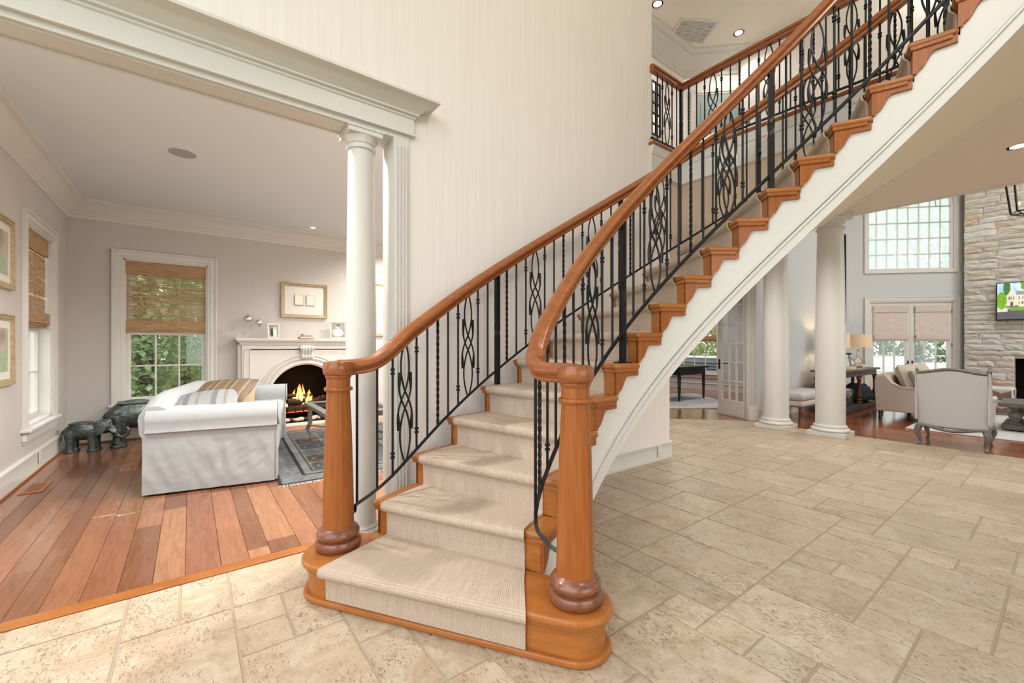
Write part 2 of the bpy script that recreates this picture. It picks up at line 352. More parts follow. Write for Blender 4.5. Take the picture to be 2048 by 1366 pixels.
M['lawn'] = plain('lawn', (.12,.17,.07), .95, nscale=3, namt=.3)
M['white_cover'] = plain('white_outdoor_cover', (.8,.8,.78), .8)
M['metal_grey'] = plain('grey_metal_cabinet', (.16,.16,.17), .5, metal=.3)
M['vc'] = vcol('printed_picture'); M['vc_rug'] = vcol('woven_rug', .97, spec=.1, bump=.5, bscale=220)
M['screen'] = vcol('tv_screen', .3, emit=.55)
M['plastic'] = plain('ivory_plastic', (.72,.69,.62), .4)
M['grille'] = plain('white_metal_grille', (.72,.69,.65), .5)
M['can'] = emit('ceiling_spot', (1,.86,.66), 14)
M['bulb'] = emit('warm_bulb', (1,.78,.5), 18)
M['speaker'] = plain('speaker_mesh', (.34,.33,.32), .8)
M['fringe'] = plain('cotton_fringe', (.70,.66,.60), .95)
M['stripe_a'] = None
def stripes(name, cols, scale, axis='X', rough=.85):
    m, t, b = nt(name); b.inputs['Roughness'].default_value = rough; b.inputs['Specular IOR Level'].default_value = .2
    tc = N(t, 'ShaderNodeTexCoord'); wv = N(t, 'ShaderNodeTexWave', bands_direction=axis, wave_profile='SAW'); wv.inputs['Scale'].default_value = scale
    t.links.new(tc.outputs['Object'], wv.inputs['Vector']); rp = N(t, 'ShaderNodeValToRGB'); rp.color_ramp.interpolation = 'CONSTANT'
    e = rp.color_ramp.elements
    while len(e) < len(cols): e.new(.5)
    for i, (p, c) in enumerate(cols): e[i].position = p; e[i].color = (*c,1)
    t.links.new(wv.outputs['Fac'], rp.inputs['Fac']); t.links.new(rp.outputs[0], b.inputs['Base Color']); return m
M['stripe_light'] = stripes('pale_striped_silk', [(0,(.25,.255,.26)),(.3,(.15,.165,.17)),(.5,(.27,.27,.27)),(.75,(.21,.19,.165)),(.85,(.26,.26,.26))], 1.6, rough=.5)
M['stripe_brown'] = stripes('brown_striped_silk', [(0,(.15,.105,.07)),(.3,(.24,.18,.12)),(.42,(.13,.09,.06)),(.7,(.30,.24,.17)),(.78,(.15,.105,.07))], 2.2, rough=.5)
M['chevron'] = None
def frost():
    m, t, b = nt('frosted_obscure_glass'); t.nodes.remove(b)
    tr = N(t, 'ShaderNodeBsdfTranslucent'); tr.inputs[0].default_value = (.86,.90,.91,1); tp = N(t, 'ShaderNodeBsdfTransparent'); tp.inputs[0].default_value = (.95,.97,.97,1)
    mx = N(t, 'ShaderNodeMixShader'); mx.inputs[0].default_value = .55; gl = N(t, 'ShaderNodeBsdfGlossy'); gl.inputs['Roughness'].default_value = .25
    m2 = N(t, 'ShaderNodeMixShader'); m2.inputs[0].default_value = .04
    t.links.new(tr.outputs[0], mx.inputs[1]); t.links.new(tp.outputs[0], mx.inputs[2]); t.links.new(mx.outputs[0], m2.inputs[1]); t.links.new(gl.outputs[0], m2.inputs[2])
    t.links.new(m2.outputs[0], t.nodes['Material Output'].inputs['Surface']); return m
M['frost'] = frost()
def flame_mat():
    m, t, b = nt('flame'); t.nodes.remove(b); tc = N(t, 'ShaderNodeTexCoord'); sp = N(t, 'ShaderNodeSeparateXYZ'); t.links.new(tc.outputs['Generated'], sp.inputs[0])
    rp = N(t, 'ShaderNodeValToRGB'); e = rp.color_ramp.elements; e[0].position = 0; e[0].color = (1,.62,.22,1); e[1].position = 1; e[1].color = (1,.16,.02,1); q = e.new(.45); q.color = (1,.52,.12,1)
    t.links.new(sp.outputs['Z'], rp.inputs['Fac']); em = N(t, 'ShaderNodeEmission'); em.inputs[1].default_value = 3.0; t.links.new(rp.outputs[0], em.inputs[0])
    t.links.new(em.outputs[0], t.nodes['Material Output'].inputs['Surface']); return m
M['flame'] = flame_mat()

# ------------------------------------------------------------------ structure
def wall(name, loc, rz, L, z0, z1, th, holes, mat):
    xs = sorted({0, L, *[h[0] for h in holes], *[h[1] for h in holes]}); zs = sorted({z0, z1, *[h[2] for h in holes], *[h[3] for h in holes]})
    b = MB()
    for i in range(len(xs)-1):
        run = None
        for j in range(len(zs)-1):
            cx, cz = (xs[i]+xs[i+1])/2, (zs[j]+zs[j+1])/2
            hole = any(h[0] < cx < h[1] and h[2] < cz < h[3] for h in holes)
            if not hole: run = (run[0], zs[j+1]) if run else (zs[j], zs[j+1])
            if (hole or j == len(zs)-2) and run: b.box(xs[i],0,run[0],xs[i+1],th,run[1]); run = None
    return struct(b.build(name, mat, loc=(loc[0],loc[1],0), rz=rz))
def trim(name, b, mat='trim', smooth=.6):
    return struct(b.build(name, M[mat], smooth=smooth))
TOP = 5.9; CZ = 2.93; F2 = 3.24
CROWN = [(0,-.215),(.012,-.215),(.018,-.185),(.03,-.175),(.03,-.15),(.05,-.135),(.085,-.075),(.115,-.055),(.115,-.04),(.14,-.03),(.155,-.012),(.155,0),(0,0)]
BASE = [(0,0),(.022,0),(.022,.02),(.016,.03),(.016,.145),(.026,.15),(.026,.165),(.012,.178),(0,.178)]

b = MB(); b.prism_y([(-1.3,2.53),(1.03,2.53),(1.03,0),(4.07,0),(4.07,CZ),(3.75,CZ),(3.75,TOP),(-1.3,TOP)], 2.594, 2.77)
struct(b.build('wall_left', M['wall']))
wall('wall_living_left', (-1.165,2.6), D90, 4.6, 0, CZ, .15, [(5.62-2.6,6.47-2.6,.45,2.28),(.85,1.75,.45,2.28)], M['taupe'])
wall('wall_living_back', (-1.365,7.2), 0, 5.5, 0, CZ, .16, [(-.666+1.365,.192+1.365,.45,2.28),(.93+1.365,1.89+1.365,.05,.93)], M['taupe'])
struct(MB().box(4.0,2.77,0,4.07,7.2,CZ).build('wall_living_right', M['taupe']))
struct(MB().box(-1.365,2.77,CZ,4.07,7.36,CZ+.12).build('ceiling_living', M['ceil_living']))
wall('wall_front', (-1.3,-3.2), D90, 5.8, 0, TOP, .15, [(1.1,5.3,.35,5.6)], M['wall'])
wall('wall_right', (8.0,-3.2), PI, 9.3, 0, TOP, .15, [(8.0-3.2,8.0+.1,.15,3.05)], M['wall'])  # out-of-view opening put in and sized for the daylight it admits
struct(MB().box(-1.5,-3.4,TOP,7.2,4.1,TOP+.1).build('ceiling', M['ceil']))
# second floor slab: corridor ceiling below, hall floor above
b = MB(); b.box(4.24,-3.2,CZ,7.0,2.56,F2-.035); b.box(3.75,2.56,CZ,7.0,4.3,F2-.035); b.box(3.27,-3.2,CZ,4.24,-.06,F2-.035)
struct(b.build('ceiling_corridor', M['ceil']))
# corridor and 45-degree study wall, lower and upper storey
struct(MB().box(4.07,4.3,0,5.95,4.45,CZ).build('wall_corridor_back', M['wall']))
L45 = math.hypot(7.2-5.9,4.3-3.0)
wall('wall_study_entry', (5.9,4.3), -PI/4, L45, 0, CZ, .14, [(.22,1.66,0,2.33)], M['wall'])
struct(MB().box(2.2,3.86,F2,6.5,4.0,TOP).build('wall_upper_back', M['wall']))
wall('wall_upper_angled', (6.46,3.86), -PI/4, 1.3, F2, TOP, .12, [], M['wall'])
struct(MB().box(7.0,-4.5,CZ,7.14,3.2,TOP).build('wall_upper_hall', M['wall']))
struct(MB().box(2.1,2.77,F2,2.2,3.86,TOP).build('wall_upper_end', M['wall']))
# family room
wall('wall_family_left', (7.2,3.0), 0, 4.5, 0, TOP, .15, [], M['grey_wall'])
KB = 14.66; BL = (13.25-11.66)*math.sqrt(2)
def bay(s): return (11.66 + s/math.sqrt(2), 3.0 - s/math.sqrt(2))
def bays(x): return (x-11.66)*math.sqrt(2)
s0, s1 = bays(11.921), bays(13.10)
wall('wall_bay', (11.66,3.0), -PI/4, BL+.25, 0, TOP, .15, [(bays(11.94),bays(13.11),0,2.15),(s0,s1,2.85,5.06)], M['grey_wall'])
b = MB(); R_ = (s1-s0)/2; SPR = 4.22; n = 16; ang = lambda i: PI - PI*i/n
ax = lambda i: (s0+s1)/2 + R_*math.cos(ang(i)); az = lambda i: SPR + R_*math.sin(ang(i))
for i in range(n): b.prism_y([(ax(i),az(i)),(ax(i+1),az(i+1)),(ax(i+1),5.07),(ax(i),5.07)], 0, .15)
struct(b.build('wall_bay_arch', M['grey_wall'], loc=(11.66,3.0,0), rz=-PI/4))
struct(MB().box(7.0,-4.7,TOP,13.7,3.2,TOP+.1).build('ceiling_family', M['ceil']))
wall('wall_family_right', (13.6,-4.5), PI, 6.6, 0, TOP, .15, [(1.6,5.6,.4,4.8)], M['grey_wall'])
struct(MB().box(13.27,-4.5,0,13.42,1.42,TOP).build('wall_family_end', M['grey_wall']))
# study
wall('wall_study_end', (11.0,8.1), -D90, 5.1, 0, CZ, .15, [(8.1-7.0,8.1-5.62,.44,2.28)], M['grey_wall'])
struct(MB().box(5.9,7.95,0,11.0,8.1,CZ).build('wall_study_back', M['grey_wall']))
struct(MB().box(5.75,4.3,0,5.9,8.0,CZ).build('wall_study_left', M['grey_wall']))
struct(MB().prism([(5.8,4.4),(7.25,3.1),(11.1,3.1),(11.1,8.1),(5.8,8.1)], CZ, CZ+.1).build('ceiling_study', M['ceil']))

# crowns and baseboards
b = MB(); b.sweep([(4.0,2.77,CZ),(-1.165,2.77,CZ),(-1.165,7.2,CZ),(4.0,7.2,CZ)], CROWN, closed=True); trim('trim_1', b)
b = MB(); b.sweep([(2.2,3.86,TOP),(6.46,3.86,TOP),(7.38,2.94,TOP)], [(o*1.6,z*1.5) for o,z in CROWN]); trim('trim_2', b)
b = MB(); b.sweep([(-1.165,2.8,0),(-1.165,7.2,0),(.56,7.2,0)], [(o,z*1.15) for o,z in BASE]); trim('baseboard_living', b)
b = MB(); b.sweep([(2.28,7.2,0),(4.0,7.2,0),(4.0,2.8,0)], [(o,z*1.15) for o,z in BASE]); trim('baseboard_living_right', b)
b = MB(); b.sweep([(1.14,2.594,0),(4.07,2.594,0),(4.07,4.3,0),(5.9,4.3,0)][:3], BASE); 
trim('baseboard_left', b)
b = MB(); b.sweep([(7.2,3.0,0),(11.66,3.0,0),(11.93,2.73,0)], BASE); trim('baseboard_family', b)
b = MB(); b.sweep([(5.9,7.95,0),(11.0,7.95,0),(11.0,3.15,0)], [(o,z*1.1) for o,z in BASE]); trim('baseboard_study', b)
# dark shoe line at living baseboards
b = MB(); b.sweep([(-1.143,2.8,0),(-1.143,7.178,0),(.56,7.178,0)], [(0,0),(.012,0),(.010,.014),(0,.018)]); struct(b.build('trim_3', M['cherry']))

# entablature over the opening to the living room
prof = [(0,0),(.035,0),(.035,.012),(.024,.02),(.024,.105),(.034,.112),(.034,.122),(.05,.128),(.05,.140),(.062,.146),(.075,.160),(.10,.172),(.128,.190),(.15,.196),(.15,.212),(0,.212)]
b = MB(); b.sweep([(-1.3,2.594,2.53),(1.13,2.594,2.53),(1.13,2.77,2.53)], prof); trim('trim_4', b)
b = MB(); b.box(-1.3,2.585,2.50,1.13,2.775,2.535); trim('trim_5', b)
# soffit panel moulding of the header
b = MB(); b.box(-1.3,2.605,2.492,.74,2.62,2.502); b.box(-1.3,2.74,2.492,.74,2.755,2.502); trim('trim_6', b)
# fluted pilaster at the right end of the opening
pl = empty('pilaster', (1.022,2.580,0), 0, 'white fluted flat pilaster on the wall beside the stair', 'pilaster')
MB().box(0,0,0,.1,.19,2.50).build('shaft', M['trim'], pl)
for i in range(4): MB().box(.012+i*.022,-.007,.2,.023+i*.022,.002,2.45).build('flute', M['trim'], pl, bevel=.003)
MB().box(-.006,-.016,0,.106,.19,.17).build('base_block', M['trim'], pl, bevel=.004)

def column(name, loc, h, rb, rt, plinth, label, n=36, cap=True):
    c = empty(name, loc, 0, label, 'column')
    a = plinth/2
    MB().box(-a,-a,0,a,a,a*.28).build('plinth', M['trim'], c, bevel=.004)
    k = rb
    MB().lathe([(k*1.22,a*.28),(k*1.30,a*.28+k*.06),(k*1.31,a*.28+k*.14),(k*1.24,a*.28+k*.24),(k*1.12,a*.28+k*.27),(k*1.08,a*.28+k*.33),(k*1.13,a*.28+k*.38),(k*1.12,a*.28+k*.44),(k*1.04,a*.28+k*.48),(k,a*.28+k*.60)], n=n).build('base', M['trim'], c, smooth=.7)
    z0 = a*.28+k*.58; z1 = h - rt*1.5
    MB().lathe([(rb,z0),(rb,z0+(z1-z0)*.3),(rb*.965+rt*.035,z0+(z1-z0)*.5),(rb*.55+rt*.45,z0+(z1-z0)*.75),(rt,z1)], n=n).build('shaft', M['trim'], c, smooth=.7)
    MB().lathe([(rt,z1-.004),(rt*1.14,z1),(rt*1.16,z1+.012),(rt*1.1,z1+.024),(rt*1.02,z1+.03),(rt*1.02,z1+rt*.42),(rt*1.10,z1+rt*.46),(rt*1.10,z1+rt*.56),(rt*1.28,z1+rt*.84),(rt*1.32,z1+rt*1.0)], n=n).build('capital', M['trim'], c, smooth=.7)
    q = rt*1.36; MB().box(-q,-q,z1+rt*.98,q,q,h-rt*.14).box(-q*1.06,-q*1.06,h-rt*.16,q*1.06,q*1.06,h).build('abacus', M['trim'], c, bevel=.004)
    return c
column('round_column', (.85,2.68,0), 2.50, .090, .076, .25, 'white round column under the moulded beam behind the left newel post')
column('round_column', (6.79,2.61,0), CZ, .165, .142, .42, 'thick white column nearest the open glass door')
column('round_column', (6.79,1.95,0), CZ, .165, .142, .42, 'thick white column nearest the pale armchair')

# ------------------------------------------------------------------ stone tile floor of the foyer
def clip(poly, a, b_, c):          # keep a*x+b*y<=c
    out = []
    for i in range(len(poly)):
        p, q = poly[i], poly[(i+1)%len(poly)]; dp, dq = a*p[0]+b_*p[1]-c, a*q[0]+b_*q[1]-c
        if dp <= 0: out.append(p)
        if dp*dq < 0: t = dp/(dp-dq); out.append((p[0]+(q[0]-p[0])*t, p[1]+(q[1]-p[1])*t))
    return out
def vis(x, y, z=0):
    d = SN*x + CS*y; l = CS*x - SN*y
    if d < .3: return 0
    px, py = 1024+850*l/d, 692-850*(z-H)/d
    return 1/(d*d*d) if -60 < px < 2110 and py < 1450 else 0
fl = tag(empty('floor', (0,0,0)), kind='structure')
struct(MB().prism([(-1.3,-3.2),(6.97,-3.2),(6.97,3.19),(5.86,4.3),(4.07,4.3),(4.07,2.665),(-1.3,2.665)], -.06, -.004).build('grout_bed', M['grout'], fl))
rnd = random.Random(11); m_ = .1905; X0, Y0 = 1.868, 2.665; occ = {}
NX0, NX1, NY0, NY1 = -17, 27, -9, 31
tiles = []
for j in range(NY1, NY0-1, -1):
    for i in range(NX0, NX1):
        if (i,j) in occ: continue
        opts = [(2,3),(2,3),(2,2),(2,2),(1,2),(1,1),(2,3)]; rnd.shuffle(opts); opts += [(2,2),(1,2),(2,1),(1,1)]
        for wx, wy in opts:
            cells = [(i+a, j-c) for a in range(wx) for c in range(wy)]
            if all(q not in occ and q[1] >= NY0 and q[0] < NX1 for q in cells): break
        for q in cells: occ[q] = 1
        x0 = X0+i*m_; x1 = x0+wx*m_; y1 = Y0-(30-j)*m_ + m_*0; 
        y1 = 2.665 - (22-j)*m_; y0 = y1-wy*m_
        tiles.append((x0,y0,x1,y1))
cand = []
for (x0,y0,x1,y1) in tiles:
    g = .005; p = [(x0+g,y0+g),(x1-g,y0+g),(x1-g,y1-g),(x0+g,y1-g)]
    p = clip(p, 1,0,6.965); p = clip(p,1,1,10.17) if p else p; p = clip(p,0,1,4.3) if p else p
    cx = (x0+x1)/2
    if p and (cx < 4.07): p = clip(p,0,1,2.66)
    if p: p = clip(p,-1,0,1.29)
    if p: p = clip(p,0,-1,3.19)
    if not p or len(p) < 3: continue
    cx, cy = sum(q[0] for q in p)/len(p), sum(q[1] for q in p)/len(p)
    ar = abs(sum(p[k][0]*p[(k+1)%len(p)][1]-p[(k+1)%len(p)][0]*p[k][1] for k in range(len(p))))/2
    if ar < .0008: continue
    cand.append((vis(cx,cy)*ar, cx, cy, p))
cand.sort(key=lambda t: -t[0]); shared = {}; rest = MB()
def tile_mb(pts):
    b = MB(); c = .0025; n = len(pts)
    def off(p): 
        l = math.hypot(*p) or 1; return (p[0]*(1-c/l), p[1]*(1-c/l))
    ins = [off(p) for p in pts]
    rings = [[(p[0],p[1],-.02) for p in pts], [(p[0],p[1],-.002) for p in pts], [(p[0],p[1],0) for p in ins]]
    return b.loft(rings)
for k, (v, cx, cy, p) in enumerate(cand):
    loc = [(q[0]-cx, q[1]-cy) for q in p]
    if k < 295 and v > 0:
        key = tuple((round(q[0],3),round(q[1],3)) for q in loc)
        if key in shared: copy_to(shared[key], fl, (cx,cy,0))
        else: shared[key] = tile_mb(loc).build('tile', M['trav'], fl, loc=(cx,cy,0))
    else:
        t_ = tile_mb(loc); rest.add([(q[0]+cx,q[1]+cy,q[2]) for q in t_.v], t_.f)
tag(rest.build('tile_field', M['trav'], fl), kind='stuff')

# ------------------------------------------------------------------ wide plank floor of the living room
lf = tag(empty('floor_living', (0,0,0)), kind='structure')
MB().box(-1.2,2.67,-.05,4.07,7.9,-.018).build('subfloor', M['floor_dark'], lf)
b = MB().box(-1.2,2.67,-.02,4.0,2.755,.001).build('threshold_board', M['cherry_h'], lf, bevel=.002)
x = -1.165; rp = random.Random(5); planks = []
while x < 3.99:
    wd = min(rp.choice([.105,.13,.155,.155]), 4.0-x); y = 2.757 - rp.uniform(0,1.6)
    while y < 7.2:
        ln = rp.uniform(1.1,2.6); a, c = max(y,2.757), min(y+ln,7.2)
        if c - a > .03: planks.append((x,a,wd,c-a))
        y += ln
    x += wd
for (x,y,wd,ln) in planks:
    MB().box(.0008,.0008,-.02,wd-.0008,ln-.0008,0).build('plank', M['plank'], lf, loc=(x,y,0), bevel=.0015, bseg=1)
# other wood floors (planks too narrow to tell apart at their distance)
struct(MB().prism([(6.97,-4.5),(13.3,-4.5),(13.3,1.45),(11.7,3.05),(7.1,3.05),(6.97,3.19)],-.05,-.001).build('floor_family', M['plank_field']))
struct(MB().prism([(5.86,4.3),(6.97,3.19),(7.2,3.0),(11.05,3.1),(11.05,8.0),(5.86,8.0)],-.05,-.002).build('floor_study', M['plank_field']))
# floor register and outlets
v = empty('floor_register', (-1.02,5.2,.001), 0, 'wooden slotted floor vent set in the planks by the left wall', 'vent')
MB().box(-.07,-.17,0,.07,.17,.006).build('frame', M['cherry_h'], v, bevel=.002)
for i in range(9): MB().box(-.045,-.13+i*.03,.004,.045,-.115+i*.03,.0075).build('slot', M['walnut'], v)
def outlet(loc, rz, label):
    o = empty('outlet', loc, rz, label, 'outlet')
    MB().box(-.036,-.005,-.057,.036,0,.057).build('plate', M['plastic'], o, bevel=.003)
    for s in (-.022,.022): MB().box(-.014,-.008,s-.012,.014,-.004,s+.012).build('socket', M['grille'], o, bevel=.002)
outlet((-1.143,5.95,.13), D90, 'ivory outlet in the living room baseboard under the left window')
outlet((3.86,2.572,.10), 0, 'ivory outlet in the baseboard under the staircase')

# ------------------------------------------------------------------ windows
def woven_shade(name, loc, rz, w, z0, z1, label, val=.17, pitch=.011, mat='shade_wood', seed=1, group='woven roman shades', fill=(.42,.86)):
    r = random.Random(seed); o = empty(name, loc, rz, label, 'shade', group)
    b = MB()
    n = int(val/.007)
    for i in range(n): b.box(-.006,-.022-r.uniform(0,.002),z1-(i+1)*.007+.0006,w+.006,-.016,z1-i*.007)
    b.build('valance', M[mat], o)
    b = MB(); z = z1-.01
    while z > z0+.14:
        h = pitch*r.uniform(*fill); segs = r.choice([1,1,2,3]); xs = sorted([0,w]+[r.uniform(0,w) for _ in range(segs-1)])
        for a, c in zip(xs, xs[1:]):
            if fill[0] > .7 or r.random() < .9: dz = r.uniform(-.002,.002) if fill[0] < .7 else 0; b.box(a,-.006+r.uniform(-.001,.001),z-h+dz,c,-.002,z+dz)
        z -= pitch
    for i in range(int(w/.045)): b.box(i*.045+.01,-.007,z0+.1,i*.045+.0125,-.001,z1-.01)
    tag(b.build('woven_panel', M[mat], o), kind='stuff')
    b = MB()
    for k in range(3):
        for i in range(14): b.box(-.002,-.012-k*.012-r.uniform(0,.002),z0+k*.022+i*.0075,w+.002,-.004-k*.012,z0+k*.022+i*.0075+.0068)
    b.build('bottom_fold', M[mat], o); return o
def window(name, loc, rz, w, z0, z1, cols, rows, cas=.11, dep=.12, meet=None, stool=True, mat='trim', arch=None):
    o = tag(empty(name, (loc[0],loc[1],0), rz), kind='structure')
    c = MB()   # casing: two stepped bands round the opening
    zb = z0 - (.0 if stool else cas)
    for a, d in ((0,.022),(.03,.030),(.085,.038)):
        e = cas - a
        c.box(-cas,-d,zb,-a,0,z1+a) if False else None
    for (i0,i1,d) in ((0,.03,.018),(.03,.085,.026),(.085,cas,.036)):
        c.box(-i1,-d,zb,-i0,0,z1+i1); c.box(w+i0,-d,zb,w+i1,0,z1+i1); c.box(-i0,-d,z1+i0,w+i0,0,z1+i1)
        if not stool: c.box(-i1,-d,z0-i1,w+i1,0,z0-i0)
    c.build('casing', M[mat], o, bevel=.003)
    j = MB(); j.box(-.002,-.004,z0,.018,dep+.03,z1); j.box(w-.018,-.004,z0,w+.002,dep+.03,z1); j.box(0,-.004,z1-.018,w,dep+.03,z1+.002); j.box(0,-.004,z0-.002,w,dep+.03,z0+.018); j.build('jamb', M[mat], o)
    if stool:
        MB().box(-cas-.025,-.065,z0-.03,w+cas+.025,dep*.4,z0).build('stool', M[mat], o, bevel=.008)
        MB().box(-cas,-.03,z0-.11,w+cas,0,z0-.03).box(-cas+.01,-.018,z0-.135,w+cas-.01,0,z0-.11).build('apron', M[mat], o, bevel=.004)
    sashes = [(z0+.018, meet or z1, dep*.68), (meet, z1-.018, dep*.95)] if meet else [(z0+.018, z1-.018, dep*.6)]
    st = .045
    for si, (a, c_, y) in enumerate(sashes):
        f = MB(); f.box(.018,y,a,.018+st,y+.03,c_); f.box(w-.018-st,y,a,w-.018,y+.03,c_); f.box(.018+st,y,a,w-.018-st,y+.03,a+st*1.2); f.box(.018+st,y,c_-st*.8,w-.018-st,y+.03,c_)
        s = f.build('sash', M[mat], o, bevel=.003)
        ix0, ix1, iz0, iz1 = .018+st, w-.018-st, a+st*1.2, c_-st*.8
        for i in range(1, cols): xx = ix0+(ix1-ix0)*i/cols; MB().box(xx-.009,y+.002,iz0,xx+.009,y+.026,iz1).build('muntin', M[mat], s)
        for k in range(1, rows): zz = iz0+(iz1-iz0)*k/rows; MB().box(ix0,y+.003,zz-.009,ix1,y+.025,zz+.009).build('muntin', M[mat], s)
        pw, ph = (ix1-ix0)/cols, (iz1-iz0)/rows; first = None
        for i in range(cols):
            for k in range(rows):
                if first is None: first = MB().box(0,0,0,pw,.004,ph).build('pane', M['pane'], s, loc=(ix0,y+.012,iz0))
                else: copy_to(first, s, (ix0+i*pw, y+.012, iz0+k*ph))
    return o
wl = window('window_1', (-1.165,5.62), D90, .85, .45, 2.28, 3, 2, meet=1.36)
MB().box(.40,.035,1.37,.44,.06,1.39).build('latch', M['brass'], wl)
wb = window('window_2', (-.666,7.2), 0, .858, .45, 2.28, 3, 2, meet=1.36)
MB().box(.10,.06,.91,.115,.075,.935).build('latch', M['brass'], wb); MB().box(.08,.06,.91,.095,.075,.935).build('latch', M['brass'], wb)
window('window_3', (-1.165,3.45), D90, .90, .45, 2.28, 3, 2, meet=1.36)
window('window_4', (11.0,7.0), -D90, 1.38, .44, 2.28, 4, 2, meet=1.36)
woven_shade('woven_shade', (-1.165,5.62,0), D90, .80, 1.36, 2.262, 'bamboo roman shade on the side window above the elephants', seed=2).location = (-1.203,5.645,0)
woven_shade('woven_shade', (-.641,7.238,0), 0, .808, 1.36, 2.262, 'bamboo roman shade on the window left of the lit fireplace', seed=3)
woven_shade('woven_shade', (11.038,6.975,0), -D90, 1.33, 1.30, 2.262, 'bamboo roman shade on the study window beyond the glass door', seed=4)
# side window ledge bracket
# bay: french doors and arched obscured-glass window
fd = tag(empty('door_1', (11.66,3.0,0), -PI/4), kind='structure')
a, c = bays(11.94), bays(13.11); mid = (a+c)/2
b = MB()
for (i0,i1,d) in ((0,.03,.018),(.03,.085,.026),(.085,.1,.036)):
    b.box(a-i1,-d,0,a-i0,0,2.15+i1); b.box(c+i0,-d,0,c+i1,0,2.15+i1); b.box(a-i0,-d,2.15+i0,c+i0,0,2.15+i1)
b.build('casing', M['trim'], fd, bevel=.003)
b = MB(); b.box(a-.002,-.004,0,a+.02,.15,2.15); b.box(c-.02,-.004,0,c+.002,.15,2.15); b.box(a,-.004,2.13,c,.15,2.152); b.box(a,0,0,c,.15,.02); b.build('jamb', M['trim'], fd)
for (p, q, hs) in ((a+.022, mid-.002, 1), (mid+.002, c-.022, -1)):
    y = .02; st = .085; f = MB(); f.box(p,y,.02,p+st,y+.04,2.128); f.box(q-st,y,.02,q,y+.04,2.128); f.box(p+st,y,.02,q-st,y+.04,.25); f.box(p+st,y,2.02,q-st,y+.04,2.128)
    lf_ = f.build('door_leaf', M['trim'], fd, bevel=.003)
    x0, x1, z0, z1 = p+st, q-st, .25, 2.02
    for i in (1,2): xx = x0+(x1-x0)*i/3; MB().box(xx-.009,y+.004,z0,xx+.009,y+.036,z1).build('muntin', M['trim'], lf_)
    for k in range(1,5): zz = z0+(z1-z0)*k/5; MB().box(x0,y+.005,zz-.009,x1,y+.035,zz+.009).build('muntin', M['trim'], lf_)
    first = None
    for i in range(3):
        for k in range(5):
            l = (x0+i*(x1-x0)/3, y+.018, z0+k*(z1-z0)/5)
            if first is None: first = MB().box(0,0,0,(x1-x0)/3,.004,(z1-z0)/5).build('pane', M['pane'], lf_, loc=l)
            else: copy_to(first, lf_, l)
    hx = q-.04 if hs > 0 else p+.04
    MB().box(hx-.015,y-.008,.68,hx+.015,y,.86).tube([(hx,y-.005,.79),(hx,y-.04,.79),(hx-.09*hs,y-.045,.788)], .008).build('handle', M['bronze'], lf_)
    gx = p+.004 if hs > 0 else q-.004
    for zz in (.35,1.2,1.93): MB().box(gx-.008,y-.012,zz-.04,gx+.008,y+.002,zz+.04).build('hinge', M['brass'], lf_)
for (p, q, lb) in ((bays(12.006),bays(12.48),'pale woven roman shade on the left leaf of the garden doors'),(bays(12.583),bays(13.046),'pale woven roman shade on the right leaf of the garden doors')):
    woven_shade('roman_shade', (*bay(p),0), -PI/4, q-p, 1.28, 2.06, lb, val=.14, mat='pale_shade' if 'pale_shade' in M else 'shade_wood', seed=int(p*100)) if False else None
M['pale_shade'] = grainy('pale_woven_shade', (.55,.46,.39), (.78,.70,.62), (60,60,120), rough=.9, detail=2)
for (p, q, lb) in ((bays(12.006),bays(12.48),'pale woven roman shade on the left leaf of the garden doors'),(bays(12.583),bays(13.046),'pale woven roman shade on the right leaf of the garden doors')):
    o = woven_shade('roman_shade', (*bay(p),0), -PI/4, q-p, 1.28, 2.06, lb, val=.14, mat='pale_shade', seed=int(p*100), pitch=.0125, fill=(.92,1.08))
aw = tag(empty('window_5', (11.66,3.0,0), -PI/4), kind='structure')
b = MB(); cw = .075
b.box(s0-cw,-.03,2.85-cw,s1+cw,0,2.85); b.box(s0-cw,-.03,2.85,s0,0,SPR); b.box(s1,-.03,2.85,s1+cw,0,SPR)
for i in range(n):
    f_ = (R_+cw)/R_; m0 = (s0+s1)/2
    P = lambda i, k: (m0+(ax(i)-m0)*k, SPR+(az(i)-SPR)*k)
    b.prism_y([P(i,1),P(i+1,1),P(i+1,f_),P(i,f_)], -.03, 0)
b.build('casing', M['trim'], aw)
b = MB(); b.box(s0,.0,2.85,s0+.03,.12,SPR); b.box(s1-.03,0,2.85,s1,.12,SPR); b.box(s0,0,2.85,s1,.12,2.875)
for i in range(n):
    P = lambda i, k: (m0+(ax(i)-m0)*k, SPR+(az(i)-SPR)*k)
    b.prism_y([P(i,.965),P(i+1,.965),P(i+1,1),P(i,1)], 0, .12)
b.build('frame', M['trim'], aw)
cwd = (s1-s0)/8; rh = (SPR-2.85)/4; y = .06
for i in range(1,8):
    xx = s0+i*cwd; top = SPR+math.sqrt(max(0,R_*R_-(xx-(s0+s1)/2)**2))*.97
    MB().box(xx-.010,y-.012,2.85,xx+.010,y+.016,top).build('muntin', M['brushed'] if 'brushed' in M else M['silver_frame'], aw)
for k in range(1,5): MB().box(s0,y-.010,2.85+k*rh-.010,s1,y+.014,2.85+k*rh+.010).build('muntin', M['silver_frame'], aw)
for rr in (.66,):
    MB().tube([((s0+s1)/2+R_*rr*math.cos(PI*i/20), y, SPR+R_*rr*math.sin(PI*i/20)) for i in range(21)], .010, n=6).build('muntin', M['silver_frame'], aw)
first = None
